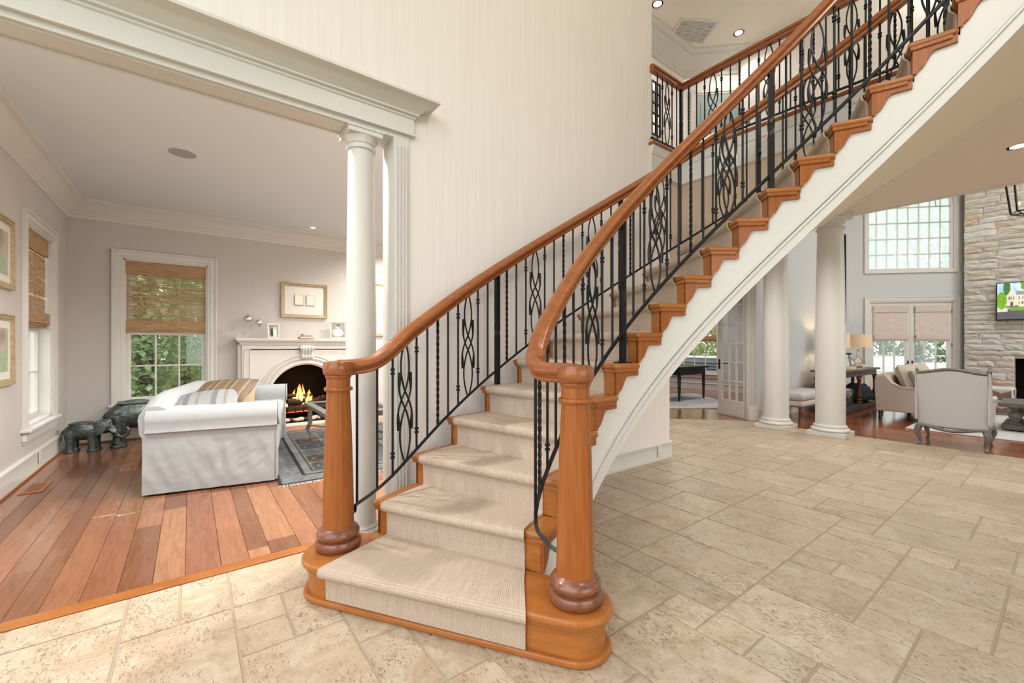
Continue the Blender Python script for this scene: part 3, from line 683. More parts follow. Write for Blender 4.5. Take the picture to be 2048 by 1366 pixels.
for i in range(8):
    for k in range(4):
        if first is None: first = MB().box(0,0,0,cwd,.006,rh).build('pane', M['frost'], aw, loc=(s0,y,2.85))
        else: copy_to(first, aw, (s0+i*cwd, y, 2.85+k*rh))
    xa, xb = s0+i*cwd, s0+(i+1)*cwd; hz = lambda q: SPR+math.sqrt(max(0,R_*R_-(q-(s0+s1)/2)**2))*.98
    MB().prism_y([(xa,SPR),(xb,SPR),(xb,hz(xb)),((xa+xb)/2,hz((xa+xb)/2)),(xa,hz(xa))], y, y+.006).build('pane', M['frost'], aw)
# study double door: casing with fluted pilaster, one leaf standing open
sd = tag(empty('door_2', (5.9,4.3,0), -PI/4), kind='structure')
b = MB()
for (i0,i1,d) in ((0,.03,.02),(.03,.1,.03),(.1,.13,.04)): b.box(.22-i1,-d,0,.22-i0,0,2.33+i1); b.box(1.66+i0,-d,0,1.66+i1,0,2.33+i1); b.box(.22-i0,-d,2.33+i0,1.66+i0,0,2.33+i1)
for i in range(4): b.box(1.675+i*.028,-.046,.25,1.688+i*.028,-.02,2.3)
b.box(1.655,-.052,0,1.80,0,.24); b.build('casing', M['trim'], sd, bevel=.003)
b = MB(); b.box(.218,-.002,0,.235,.14,2.33); b.box(1.645,-.002,0,1.662,.14,2.33); b.box(.22,-.002,2.315,1.66,.14,2.335); b.build('jamb', M['trim'], sd)
dl = tag(empty('door_3', (7.13,3.115,0), math.atan2(.61,.28)), kind='structure')
lw, y, st = .70, 0, .10; f = MB(); f.box(0,y,.012,st,y+.04,2.30); f.box(lw-st,y,.012,lw,y+.04,2.30); f.box(st,y,.012,lw-st,y+.04,.27); f.box(st,y,2.18,lw-st,y+.04,2.30); f.build('door_leaf', M['trim'], dl, bevel=.003)
for i in (1,2): xx = st+(lw-2*st)*i/3; MB().box(xx-.012,y+.004,.27,xx+.012,y+.036,2.18).build('muntin', M['trim'], dl)
for k in range(1,6): zz = .27+(2.18-.27)*k/6; MB().box(st,y+.005,zz-.012,lw-st,y+.035,zz+.012).build('muntin', M['trim'], dl)
first = None
for i in range(3):
    for k in range(6):
        l = (st+i*(lw-2*st)/3, y+.018, .27+k*(2.18-.27)/6)
        if first is None: first = MB().box(0,0,0,(lw-2*st)/3,.004,(2.18-.27)/6).build('pane', M['pane'], dl, loc=l)
        else: copy_to(first, dl, l)
MB().box(lw-.06,.04,.78,lw-.03,.05,.95).box(lw-.06,-.01,.78,lw-.03,0,.95).tube([(lw-.045,.0,.88),(lw-.045,.09,.88),(lw-.13,.092,.88)],.009).tube([(lw-.045,.0,.88),(lw-.045,-.05,.88),(lw-.13,-.052,.88)],.009).build('handle', M['bronze'], dl)
for zz in (.2,.82,1.45,2.1): MB().box(-.02,.03,zz-.045,.012,.052,zz+.045).build('hinge', M['bronze'], dl)
# upper hall door on the angled wall
ud = tag(empty('door_4', (6.545-.02,3.755+.02,F2), -PI/4), kind='structure')
b = MB()
for (i0,i1,d) in ((0,.03,.018),(.03,.09,.028)): b.box(-i1+.09,-d,0,-i0+.09,0,2.02+i1); b.box(.80+i0,-d,0,.80+i1,0,2.02+i1); b.box(.09-i0,-d,2.02+i0,.80+i0,0,2.02+i1)
b.build('casing', M['trim'], ud, bevel=.003); MB().box(.09,-.012,0,.80,0,2.02).build('door_leaf', M['door_grey'], ud)
for (z0,z1) in ((.15,.85),(1.0,1.9)):
    for (x0,x1) in ((.15,.42),(.47,.74)): MB().box(x0,-.02,z0,x1,-.01,z1).build('panel', M['door_grey'], ud, bevel=.006)

# ------------------------------------------------------------------ curved staircase
CX, CY, RO, RI, T0, DT, RS = 1.404, 1.26, 2.37, 1.385, 2.961, .1262, .18
HX, HY = SN*CY + CS*CX, CS*CY - SN*CX
def cam2(l, d): return (SN*d + CS*l, CS*d - SN*l)
def PS(r, u):
    a = T0 - DT*u - YAW; return (HX + r*math.cos(a), HY + r*math.sin(a))
NST = 18
stair = empty('staircase', (HX,HY,0), 0, 'curved cherry staircase with open white stringer rising to the upper hall', 'staircase')
def child(b, name, mat, par=None, **k):
    b.v = [(p[0]-HX, p[1]-HY, p[2]) for p in b.v]; return b.build(name, mat, par or stair, **k)
# step 1: bullnose step with round ends
def bull(off, n=14):
    FL, FR = (-.83,2.10), (.25,1.68); rl, rr = .19+off, .148+off
    nv = (-.327,-.945)   # towards the viewer
    a0 = math.atan2(nv[1],nv[0]); pts = []
    for i in range(n+1):   # right end, from front round to the back
        a = a0 + PI*i/n*.98; pts.append((FR[0]+rr*math.cos(a), FR[1]+rr*math.sin(a)))
    b0 = a0 - PI*.98
    for i in range(n+1):
        a = b0 + PI*i/n*.98; pts.append((FL[0]+rl*math.cos(a), FL[1]+rl*math.sin(a)))
    return [cam2(*p) for p in pts]
def bull_full(off):
    p = bull(off); n = 15
    # extend the back so the tread reaches riser 2
    back = [PS(RI-.0+.01, 2.15), PS((RI+RO)/2, 2.15), PS(RO-.01, 2.15)]
    return p[:n] + back + p[n:]
b = MB(); b.prism(bull_full(0), RS-.034, RS); child(b, 'tread', M['cherry_h'], bevel=.014, bseg=3)
b = MB(); b.prism(bull_full(-.03), .0, RS-.03); child(b, 'riser', M['cherry_h'], smooth=.6)
b = MB(); b.prism(bull_full(-.008), 0, .028); child(b, 'shoe_moulding', M['cherry_h'], bevel=.010, bseg=3)
b = MB(); b.prism(bull_full(-.014), RS-.05, RS-.032); child(b, 'cove', M['cherry_h'], bevel=.006)
ND = .115        # riser set-back in step units
def sector(r0, r1, u0, u1, n=5):
    return [PS(r0,u0)] + [PS(r1,u0 + (u1-u0)*i/n) for i in range(n+1)] + [PS(r0,u0+(u1-u0)*i/n) for i in range(n,0,-1)]
def bracket(r_out, side):
    """scroll-cut end panel in (u 0..1, z below tread top)"""
    us = [ND+i/22 for i in range(23)]; low = []
    for u in us:
        q = u-ND
        if q < .06: z = -RS
        elif q < .16: z = -RS + .022*(q-.06)/.10
        elif q < .52: t = (q-.16)/.36; z = -RS+.022 + (.082)*(0.5-0.5*math.cos(PI*t))
        else: z = -RS+.104 + .006*(q-.52)
        low.append(z)
    return us, low
for k in range(2, NST):
    z = k*RS
    b = MB(); b.prism(sector(RI, RO, k, k+1+ND+.02), z-.032, z); tr = child(b, 'tread', M['cherry_h'], bevel=.013, bseg=3)
    b = MB(); b.prism(sector(RI+.018, RO-.018, k+ND, k+ND+.10), z-RS, z-.03)
    b.prism(sector(RI+.012, RO-.012, k+.06, k+ND+.02), z-.05, z-.03); child(b, 'riser', M['cherry_h'])
    for (rr, th) in ((RI+.016, .018), (RO-.016, -.018)):
        us, low = bracket(rr, th); b = MB(); rings = []
        for u, lo in zip(us, low):
            p, q = PS(rr, k+u), PS(rr+th, k+u); rings.append([(*p,z+lo),(*q,z+lo),(*q,z-.03),(*p,z-.03)])
        b.loft(rings); 
        p = [[(*PS(rr-.010*(1 if th>0 else -1),k+u),z-.048),(*PS(rr,k+u),z-.052),(*PS(rr,k+u),z-.03),(*PS(rr-.010*(1 if th>0 else -1),k+u),z-.03)] for u in (.06,.3,.6,1.0)]
        b.loft(p); child(b, 'bracket', M['cherry'])
b = MB(); b.prism(sector(RI+.018, RO-.018, NST+ND, NST+ND+.1), (NST-1)*RS, NST*RS-.03); child(b, 'riser', M['cherry_h'])
b = MB(); b.prism(sector(RI, RO, NST, NST+1.2), NST*RS-.032, NST*RS); child(b, 'tread', M['cherry_h'], bevel=.013, bseg=3)
# stringers (white), with the moulded lower edge
def stringer(r0, r1, rm, name, low=.525):
    # stepped top: build cell by cell so the steps stay square
    b = MB(); m = 8
    for k in range(1, NST+2):
        for i in range(m):
            ua, ub = k+ND+.05+i/m, k+ND+.05+(i+1)/m
            if ua > NST+1.02: continue
            la, lb = max(0,RS*ua-low), max(0,RS*ub-low); top = min(k,NST)*RS-.034
            if top - max(la,lb) < .005: continue
            b.loft([[(*PS(r0,ua),la),(*PS(r1,ua),la),(*PS(r1,ua),top),(*PS(r0,ua),top)],[(*PS(r0,ub),lb),(*PS(r1,ub),lb),(*PS(r1,ub),top),(*PS(r0,ub),top)]], caps=(i in (0,m-1)))
    s = child(b, name, M['trim'], smooth=.5)
    def band(z0, z1, out):
        bb = MB(); rg = []; u = 2.7
        while u <= NST+1.05:
            zc = RS*u-.525
            if zc + z1 > 0: rg.append([(*PS(r0,u),max(0,zc+z0)),(*PS(r0-out*rm,u),max(0,zc+z0)),(*PS(r0-out*rm,u),max(.001,zc+z1)),(*PS(r0,u),max(.001,zc+z1))])
            u += .125
        bb.loft(rg); return child(bb, 'moulding', M['trim'], smooth=.5)
    if rm < 0: return s
    band(-.012,.060,.018); band(.060,.078,.030); band(.090,.100,.014)
    return s
stringer(RI+.034, RI+.064, 1, 'stringer')
stringer(RO-.034, RO-.064, -1, 'stringer', .51)
b = MB(); rg = []; u = 2.9
while u <= NST+1.06:
    z = RS*u-.50; rg.append([(*PS(RI+.05,u),z),(*PS((RI+RO)/2,u),z),(*PS(RO-.05,u),z),(*PS(RO-.05,u),z+.05),(*PS(RI+.05,u),z+.05)]); u += .15
b.loft(rg); child(b, 'soffit', M['soffit'], smooth=.5)
# carpet runner
def carpet():
    rin, rout = RI+.105, RO-.085
    def pos(r, u):
        if u >= 2: return Vector(PS(r,u))
        w_ = (r-rin)/(rout-rin); F = Vector(cam2(.0506+(-.8565-.0506)*w_, 1.592+(1.906-1.592)*w_))
        return F.lerp(Vector(PS(r,2)), u-1)
    path = []          # (u, z)
    for k in range(1, NST+1):
        z = k*RS; d = ND if k > 1 else .10
        path += [(k+d, z-RS+(.004 if k > 1 else .03)), (k+d, z-RS*.6), (k+d*.95, z-.06), (k+d*.6, z-.042), (k+.01, z-.034), (k-.022, z-.022), (k-.028, z-.012), (k-.018, z-.002), (k+.02, z)]
        if k < NST: path += [(k+.35, z), (k+.7, z), (k+1+ND-.03, z)]
        else: path += [(k+.5, z)]
    nr = 9; rs = [rin+(rout-rin)*i/(nr-1) for i in range(nr)]
    b = MB(); b.uv = []; th = .010; ln = 0; rings = []
    for i, (u, z) in enumerate(path):
        p0, p1 = path[max(i-1,0)], path[min(i+1,len(path)-1)]
        du, dz = (p1[0]-p0[0])*.24, p1[1]-p0[1]; l = math.hypot(du,dz) or 1; nu, nz = -dz/l, du/l
        if i: ln += math.hypot((u-path[i-1][0])*.24, z-path[i-1][1])
        ring = [];
        for r in rs:
            p = pos(r, u + nu*th/.24*(.24/(r*DT))*1.0); ring.append((p.x,p.y,z+nz*th)); b.uv.append((r, ln))
        for r in reversed(rs):
            p = pos(r, u); ring.append((p.x,p.y,z-.002)); b.uv.append((r, ln))
        rings.append(ring)
    b.loft(rings); b.v = [(p[0]-HX,p[1]-HY,p[2]) for p in b.v]
    o = b.build('carpet_runner', M['carpet'], smooth=.9); o.location = (HX,HY,0)
    tag(o, 'beige ribbed carpet runner down the middle of the stairs', 'carpet')
carpet()

# ------------------------------------------------------------------ railings
def smoothstep(a, b_, x): t = max(0, min(1, (x-a)/(b_-a))); return t*t*(3-2*t)
NL, NR = (-.868,2.125), (.25,1.68)          # newels, camera-plan coordinates
RAILC = 1.072
def prof_rail(s=1.0):
    h = [(.018,-.032),(.024,-.026),(.024,-.019),(.019,-.015),(.021,-.009),(.030,-.006),(.035,.003),(.033,.013),(.024,.022),(.020,.0225),(.012,.030),(0,.032)]
    return [(-a*s,b_*s) for a,b_ in reversed(h[:-1])][::-1][::-1] + [] if False else [(a*s,b_*s) for a,b_ in h] + [(-a*s,b_*s) for a,b_ in reversed(h[:-1])]
def rail_mesh(path, s=1.0):
    b = MB(); rings = []; m = len(path)
    for i, p in enumerate(path):
        t = Vector(path[min(i+1,m-1)]) - Vector(path[max(i-1,0)]); h = Vector((t.y,-t.x,0)).normalized(); t.normalize(); up = h.cross(t); up = up if up.z > 0 else -up
        rings.append([tuple(Vector(p)+h*o+up*z) for o, z in prof_rail(s)])
    return b.loft(rings)
ROUT, RIN_ = RO-.07, RI+.07
out_pts = [(*cam2(*NL),RAILC)] + [(*PS(r,u),z) for r, u, z in ((2.40,1.72,RAILC+.002),(2.352,1.98,RAILC+.022),(2.318,2.3,1.137+.02),(2.305,2.7,1.245),(ROUT,3.2,RS*3.2+.757))]
in_pts = [(*cam2(*NR),RAILC)] + [(*PS(r,u),z) for r, u, z in ((1.30,1.50,RAILC),(1.375,1.66,RAILC+.004),(1.425,1.93,RAILC+.03),(1.448,2.25,1.145),(1.455,2.7,1.243),(RIN_,3.2,RS*3.2+.757))]
def mkpath(pts, r):
    p = cr(pts, 8)
    u = 3.35
    while u <= NST+.45: p.append(Vector((*PS(r,u), RS*min(u,18.3)+.757))); u += .2
    return p
def arclen(p):
    L = [0]
    for a, c in zip(p, p[1:]): L.append(L[-1] + math.hypot(c.x-a.x, c.y-a.y))
    return L
def at(p, L, s):
    for i in range(len(L)-1):
        if L[i+1] >= s:
            t = (s-L[i])/max(1e-9,L[i+1]-L[i]); q = p[i].lerp(p[i+1], t); d = (p[i+1]-p[i]); d.z = 0; return q, d.normalized()
    d = p[-1]-p[-2]; d.z = 0; return p[-1], d.normalized()
BR = .0068
def bal_plain(q, z0, z1): return MB().tube([(q.x,q.y,z0),(q.x,q.y,z1)], BR, n=8)
def bal_twist(q, z0, z1):
    n = 44; return MB().tube([(q.x,q.y,z0+(z1-z0)*i/n) for i in range(n+1)], .0098, n=4, twist=.62)
def bal_knuckle(q, z0, z1):
    b = MB().tube([(q.x,q.y,z0),(q.x,q.y,z1)], BR, n=8)
    for f in (.16,.84):
        z = z0+(z1-z0)*f
        for dz in (-.011,.011): b.lathe([(.006,z+dz-.009),(.0125,z+dz-.005),(.0125,z+dz+.005),(.006,z+dz+.009)], (q.x,q.y,0), n=10)
    return b
def bal_scroll(q, d, z0, z1):
    b = MB(); Hh = z1-z0; nrm = Vector((-d.y,d.x,0))
    for flip in (0,1):
        for sg in (-1,1):
            pts, rad = [], []
            for i in range(29):
                s_ = .735*i/28
                if s_ < .43: x = .034*math.sin(PI*s_/.43)**.85
                else:
                    t = (s_-.43)/.305; x = -(.047*math.sin(min(1,t/.62)*PI/2) - .006*max(0,(t-.62)/.38))
                zz = z0+Hh*s_ if not flip else z1-Hh*s_
                p = Vector((q.x,q.y,0)) + d*(x*sg) + nrm*(.004*(1 if flip else -1)*(1 if sg > 0 else -1)); pts.append((p.x,p.y,zz)); rad.append(.0056 + .0052*smoothstep(.56,.70,s_))
            b.tube(pts, rad, n=6)
    return b
def bal_post(q, d, z0, z1, zb):
    n = 30; b = MB(); a = math.atan2(d.y,d.x)+PI/4; rings = []
    for i in range(n+1):
        f = i/n; z = zb+(z1-zb)*f; tw = 2*PI*1.0*smoothstep(.42,.58,f); r = .0215
        rings.append([(q.x+r*math.cos(a+tw+PI/2*j), q.y+r*math.sin(a+tw+PI/2*j), z) for j in range(4)])
    b.loft(rings); nrm = Vector((-d.y,d.x,0)); c = []
    for (i, j) in ((-1,-1),(1,-1),(1,1),(-1,1)): p = Vector((q.x,q.y,0)) + d*(.045*i) + nrm*(.03*j); c.append((p.x,p.y))
    b.prism(c, zb, zb+.006); return b
def railing(name, label, pts, r, newel, seq_start, spacing_u, seq, posts, first, group=None):
    o = empty(name, (HX,HY,0), 0, label, 'railing'); p = mkpath(pts, r); L = arclen(p)
    child(rail_mesh(p, 1.25), 'handrail', M['cherry_rail'], o, smooth=.7)
    # newel post
    nx, ny = cam2(*newel)
    b = MB(); b.lathe([(.095,RS),(.106,RS+.012),(.108,RS+.03),(.100,RS+.046),(.088,RS+.05),(.092,RS+.056),(.100,RS+.066),(.101,RS+.080),(.092,RS+.095),(.080,RS+.102),(.074,RS+.108)], (nx,ny,0), n=32); base = child(b, 'newel_base', M['walnut'], o, smooth=.7)
    b = MB(); b.lathe([(.0745,RS+.10),(.072,.45),(.064,.75),(.0555,.945),(.0555,.955),(.066,.958),(.068,.966),(.066,.974),(.056,.978),(.056,1.02)], (nx,ny,0), n=16); child(b, 'newel_post', M['cherry'], o, smooth=.25)
    b = MB(); b.lathe([(.054,1.015),(.060,1.022),(.062,1.030),(.060,1.034),(.068,1.040),(.072,1.052),(.0735,1.07),(.071,1.09),(.064,1.102),(.03,1.106)], (nx,ny,0), n=32); child(b, 'newel_cap', M['cherry_rail'], o, smooth=.7)
    # bottom bar: follows the steps and curls into the newel
    def slot(u):       # point on plan for step parameter u
        best = None
        for i, q in enumerate(p):
            a = math.atan2(q.y-HY, q.x-HX); uu = (T0-YAW-a)/DT
            while uu < -10: uu += 2*PI/DT
            while uu > 40: uu -= 2*PI/DT
            if best is None or abs(uu-u) < best[0]: best = (abs(uu-u), i, uu)
        i = best[1]
        # refine between neighbours
        us = []
        for q in p[max(0,i-1):i+2]:
            a = math.atan2(q.y-HY, q.x-HX); uu = (T0-YAW-a)/DT
            while uu > 40: uu -= 2*PI/DT
            us.append((uu,q))
        for (ua,qa),(ub,qb) in zip(us,us[1:]):
            if min(ua,ub) <= u <= max(ua,ub) and ua != ub:
                return qa.lerp(qb,(u-ua)/(ub-ua)), (qb-qa)
        return p[i].copy(), p[min(i+1,len(p)-1)]-p[max(i-1,0)]
    bar = []
    u = first
    while u <= NST+.3: q, _ = slot(u); bar.append((q.x,q.y,RS*min(u,18)+.05)); u += .2
    q0 = Vector(bar[0]); nw = Vector((nx,ny,0)); dirn = (nw-q0); dirn.z = 0; dirn.normalize()
    zn = .335; e = nw - dirn*.06
    lead = cr([(e.x,e.y,zn), ((e.x*.55+q0.x*.45),(e.y*.55+q0.y*.45),zn+.004), (q0.x-dirn.x*-.0+ (e.x-q0.x)*.12,q0.y+(e.y-q0.y)*.12,q0.z-.03), tuple(q0)], 5)[:-1]
    child(MB().tube([tuple(v_) for v_ in lead]+bar, .0115, n=4), 'bottom_bar', M['iron'], o)
    u = seq_start; i = 0
    while u < NST+.2:
        kind = seq(i); q, d = slot(u); d = Vector((d.x,d.y,0)).normalized(); z0 = RS*u+.05; z1 = q.z-.02
        if kind == 'P': child(bal_plain(q,z0,z1), 'plain_baluster', M['iron'], o, smooth=.8)
        elif kind == 'T': child(bal_twist(q,z0,z1), 'twisted_baluster', M['iron'], o)
        elif kind == 'K': child(bal_knuckle(q,z0,z1), 'knuckled_baluster', M['iron'], o, smooth=.8)
        elif kind == 'O': child(bal_scroll(q,d,z0,z1), 'scroll_baluster', M['iron'], o, smooth=.8)
        else: child(bal_post(q,d,z0,z1,math.floor(u)*RS), 'support_post', M['iron'], o)
        u += spacing_u; i += 1
    return o
S_out = 'PPKOKPTPKOKP' ; P13 = ['X']+list('TPKOKPTPKOKP')
railing('stair_railing', 'wall-side wrought iron stair railing with cherry handrail and left newel post', out_pts, ROUT, NL, 1.75, .30, lambda i: S_out[i] if i < 12 else P13[(i-12)%13], None, 1.72)
S_in = 'PTPKPTPKOKP'; P12 = ['X']+list('PKOKPTPKOKP')
S_in = ['P','T','K','P','T','P','K','O','K','P']
railing('stair_railing', 'open-side wrought iron stair railing with cherry handrail and right newel post', in_pts, RIN_, NR, 2.05, .467, lambda i: S_in[i] if i < 10 else P12[(i-10)%12], None, 1.95)

# balcony edge and railing
b = MB(); path = [(3.70,2.535),(4.225,2.535),(4.225,.30)]
EDG = [(0,0),(.055,0),(.062,.012),(.058,.03),(.05,.035),(0,.035)]
def sw(path, z, prof): return MB().sweep([(p[0],p[1],z) for p in path], prof)
ed = tag(empty('trim_7', (0,0,0)), kind='structure')
sw([(3.70,2.60),(4.28,2.60),(4.28,.30)], F2-.035, [(-.05,0),(.075,0),(.085,.012),(.08,.03),(.07,.036),(-.05,.036)]).build('nosing', M['cherry_rail'], ed, smooth=.7)
sw([(3.70,2.60),(4.28,2.60),(4.28,.30)], CZ-.006, [(-.02,0),(.05,0),(.05,.03),(.042,.04),(.042,.19),(.052,.20),(.052,.215),(.062,.25),(.066,.283),(-.02,.283)]).build('fascia', M['trim'], ed, smooth=.6)
br = empty('balcony_railing', (0,0,F2), 0, 'upper hall wrought iron balcony railing with cherry handrail', 'railing')
yb, xb = 2.575, 4.262
P_ = [Vector((3.72,yb,.757)), Vector((xb,yb,.757)), Vector((xb,.35,.757))]
b = MB(); b.sweep([tuple(v_) for v_ in P_], prof_rail(1.2)); b.build('handrail', M['cherry_rail'], br, smooth=.7)
MB().sweep([(3.72,yb,.05),(xb,yb,.05),(xb,.35,.05)], [(-.008,-.008),(.008,-.008),(.008,.008),(-.008,.008)]).build('bottom_bar', M['iron'], br)
def put(q, d, kind):
    z0, z1 = .05, .735
    if kind == 'P': bal_plain(q,z0,z1).build('plain_baluster', M['iron'], br, smooth=.8)
    elif kind == 'T': bal_twist(q,z0,z1).build('twisted_baluster', M['iron'], br)
    elif kind == 'K': bal_knuckle(q,z0,z1).build('knuckled_baluster', M['iron'], br, smooth=.8)
    elif kind == 'O': bal_scroll(q,d,z0,z1).build('scroll_baluster', M['iron'], br, smooth=.8)
    else: bal_post(q,d,z0,z1,0).build('support_post', M['iron'], br)
for i, k in enumerate('PKOKP'): put(Vector((xb-.088*(i+1),yb,0)), Vector((1,0,0)), k)
put(Vector((xb,yb,0)), Vector((1,0,0)), 'X')
sq = 'TPKOKPTPKOKPXTPKOKPTPKOKP'
for i, k in enumerate(sq): 
    y = yb-.088*(i+1)
    if y > .4: put(Vector((xb,y,0)), Vector((0,1,0)), k)

# ------------------------------------------------------------------ furnishing helpers
def cushion(w_, d, h, n=12, p=2.6, puff=.75):
    """soft pillow: w x d in plan, h thick, pinched corners"""
    b = MB(); top, bot = [], []
    for j in range(n+1):
        for i in range(n+1):
            a, c = -1+2*i/n, -1+2*j/n; t = max(0,(1-abs(a)**p))*max(0,(1-abs(c)**p)); t = t**.42
            px = a*w_/2*(1-.06*(1-abs(c))); py = c*d/2*(1-.06*(1-abs(a)))
            top.append((px,py,h/2*t)); bot.append((px,py,-h/2*t))
    N_ = (n+1)**2; fs = []
    for j in range(n):
        for i in range(n):
            a = j*(n+1)+i; fs.append((a,a+1,a+n+2,a+n+1)); fs.append((N_+a,N_+a+n+1,N_+a+n+2,N_+a+1))
    b.add(top+bot, fs)
    return b
def rbox(b, x0,y0,z0,x1,y1,z1,r=.04,n=4):
    """box rounded all round (rounded-rectangle rings)"""
    def ring(ins, z):
        pts = []; xa,xb,ya,yb = x0+ins,x1-ins,y0+ins,y1-ins; rr = max(.001,r-ins*.0)
        for (cx,cy,a0) in ((xb-rr,yb-rr,0),(xa+rr,yb-rr,PI/2),(xa+rr,ya+rr,PI),(xb-rr,ya+rr,1.5*PI)):
            for i in range(n+1): a = a0+PI/2*i/n; pts.append((cx+rr*math.cos(a),cy+rr*math.sin(a),z))
        return pts
    rings = []
    for i in range(n+1): a = PI/2*i/n; rings.append(ring(r*(1-math.sin(a))*.9, z0+r*(1-math.cos(a))))
    for i in range(n,-1,-1): a = PI/2*i/n; rings.append(ring(r*(1-math.sin(a))*.9, z1-r*(1-math.cos(a))))
    return b.loft(rings)
def frame(name, w_, h, fw, dep, mats, label, loc, rz, cat='picture', tilt=0, art=None, matw=.05, group=None):
    """picture frame lying in its local x-z plane, facing -y; bottom centre at the origin"""
    o = empty(name, loc, rz, label, cat, group); o.rotation_euler = (tilt,0,rz)
    f = MB()
    for (i0,i1,d) in ((0,fw*.3,dep),(fw*.3,fw*.75,dep*.72),(fw*.75,fw,dep*.5)):
        x0, x1 = w_/2-i0, w_/2-i1
        f.box(-x0,-d,i0,-x1,0,h-i0); f.box(x1,-d,i0,x0,0,h-i0); f.box(-x1,-d,i0,x1,0,i1); f.box(-x1,-d,h-i1,x1,0,h-i0)
    f.build('frame', mats[0], o, bevel=.002)
    MB().box(-w_/2+fw,-dep*.3,fw,w_/2-fw,-.001,h-fw).build('mat_board', mats[1], o)
    if art is not None: a = art; a.xf(Matrix.Translation((0,-dep*.3-.002,0))); a.build('print', M['vc'], o)
    return o
def picture(w_, h, z0, nx, nz, fn):
    """flat printed sheet: colour attribute from fn(u,v)"""
    b = MB(); b.col = []; b.keep = True
    for j in range(nz+1):
        for i in range(nx+1): b.v.append((-w_/2+w_*i/nx, 0, z0+h*j/nz)); b.col.append(fn(i/nx, j/nz))
    for j in range(nz):
        for i in range(nx): a = j*(nx+1)+i; b.f.append((a,a+1,a+nx+2,a+nx+1))
    return b
def turned(b, c, z0, z1, r, prof, n=16):
    return b.lathe([(r*p, z0+(z1-z0)*q) for q, p in prof], (c[0],c[1],0), n=n)
def cabriole(x, y, h, dx, dy, r=.035):
    return MB().tube([(x,y,h),(x+dx*.10,y+dy*.10,h*.80),(x+dx*.16,y+dy*.16,h*.66),(x+dx*.02,y+dy*.02,h*.38),(x-dx*.06,y-dy*.06,h*.16),(x+dx*.02,y+dy*.02,h*.05),(x+dx*.05,y+dy*.05,0)], [r*1.1,r*1.15,r*1.0,r*.66,r*.48,r*.58,r*.55], n=10)

# ------------------------------------------------------------------ fireplace
fp = empty('fireplace', (1.41,7.2,0), 0, 'carved limestone fireplace with arched opening and keystone', 'fireplace')
OP = .50; AZ = .40; D = -.17
b = MB(); b.box(-.83,D,0,-OP,0,1.2); b.box(OP,D,0,.83,0,1.2); n = 20
for i in range(n):
    a0, a1 = PI-PI*i/n, PI-PI*(i+1)/n; P0, P1 = (OP*math.cos(a0),AZ+OP*math.sin(a0)), (OP*math.cos(a1),AZ+OP*math.sin(a1))
    b.prism_y([P0,P1,(P1[0],1.2),(P0[0],1.2)], D, 0)
b.box(-.875,-.13,0,-.83,0,1.2); b.box(.83,-.13,0,.875,0,1.2); b.build('surround', M['marble'], fp)
for rr, rad, dd in ((.53,.026,.012),(.595,.020,.020),(.64,.013,.012)):
    pts = [(-rr,D-.004,.0),(-rr,D-.004,AZ)] + [(rr*math.cos(PI-PI*i/24),D-.004,AZ+rr*math.sin(PI-PI*i/24)) for i in range(1,24)] + [(rr,D-.004,AZ),(rr,D-.004,0)]
    MB().tube(pts, rad, n=8).build('arch_moulding', M['marble'], fp, smooth=.8)
for x0, x1 in ((-.83,.83),(-.76,.76)):
    MB().tube([(x0+.03,D,.02),(x0+.03,D,1.13),(x1-.03,D,1.13),(x1-.03,D,.02)], .014, n=6).build('panel_moulding', M['marble'], fp)
b = MB(); b.sweep([(-.84,0,1.19),(-.84,-.18,1.19),(.84,-.18,1.19),(.84,0,1.19)], [(-.1,0),(.0,0),(.012,.012),(.02,.035),(.045,.05),(.05,.058),(.05,.066),(.065,.07),(.065,.10),(-.1,.10)]); b.build('mantel_shelf', M['marble'], fp, smooth=.6)
MB().box(-.84,-.2,1.275,.84,0,1.289).build('mantel_top', M['marble'], fp)
kb = MB(); kb.prism_x([(D,1.19),(-.235,1.19),(-.25,1.16),(-.24,1.12),(-.215,1.08),(-.21,1.04),(-.225,1.01),(-.21,.985),(D,.98)], -.085, .085); ks = kb.build('keystone', M['marble'], fp, bevel=.008)
for x in (-.06,-.02,.02,.06): MB().tube([(x,-.235,1.18),(x,-.252,1.15),(x,-.235,1.10),(x,-.212,1.05),(x,-.226,1.01)], .011, n=6).build('fluting', M['marble'], ks)
for x in (-.088,.088):
    MB().lathe([(.028,-.012),(.034,-.006),(.034,.006),(.028,.012)], n=14).xf(Matrix.Translation((x,-.225,1.15)) @ Matrix.Rotation(PI/2,4,'Y')).build('scroll', M['marble'], ks)
MB().box(-.95,-.34,0,.95,0,.03).build('hearth_slab', M['marble'], fp, bevel=.006)
b = MB(); b.box(-.53,.50,0,.53,.54,1.0); b.box(-.56,-.02,0,-.52,.54,1.0); b.box(.52,-.02,0,.56,.54,1.0); b.box(-.56,-.1,.96,.56,.54,1.0); b.box(-.55,-.16,.0,.55,.54,.035); b.build('firebox', M['soot'], fp)
lg = random.Random(3)
def log(p, q, r, name_l):
    a, c = Vector(p), Vector(q); pts = [a.lerp(c,i/7)+Vector((lg.uniform(-.008,.008),lg.uniform(-.008,.008),lg.uniform(-.01,.01))) for i in range(8)]
    o = MB().tube([tuple(v_) for v_ in pts], [r*lg.uniform(.85,1.1) for _ in pts], n=9).build('fire_log', M['log'], smooth=.8); o.location = (1.41,7.2,0); return tag(o, name_l, 'log', 'logs burning in the fireplace')
log((-.34,.12,.20),(.30,.20,.21),.05,'thick log lowest at the front of the burning fire')
log((-.30,.30,.21),(.34,.30,.20),.055,'thick log at the back of the burning fire')
log((-.22,.10,.32),(.24,.34,.30),.045,'log lying crosswise on the burning fire')
log((.10,.08,.27),(.40,.26,.36),.04,'short log sloping up at the right of the burning fire')
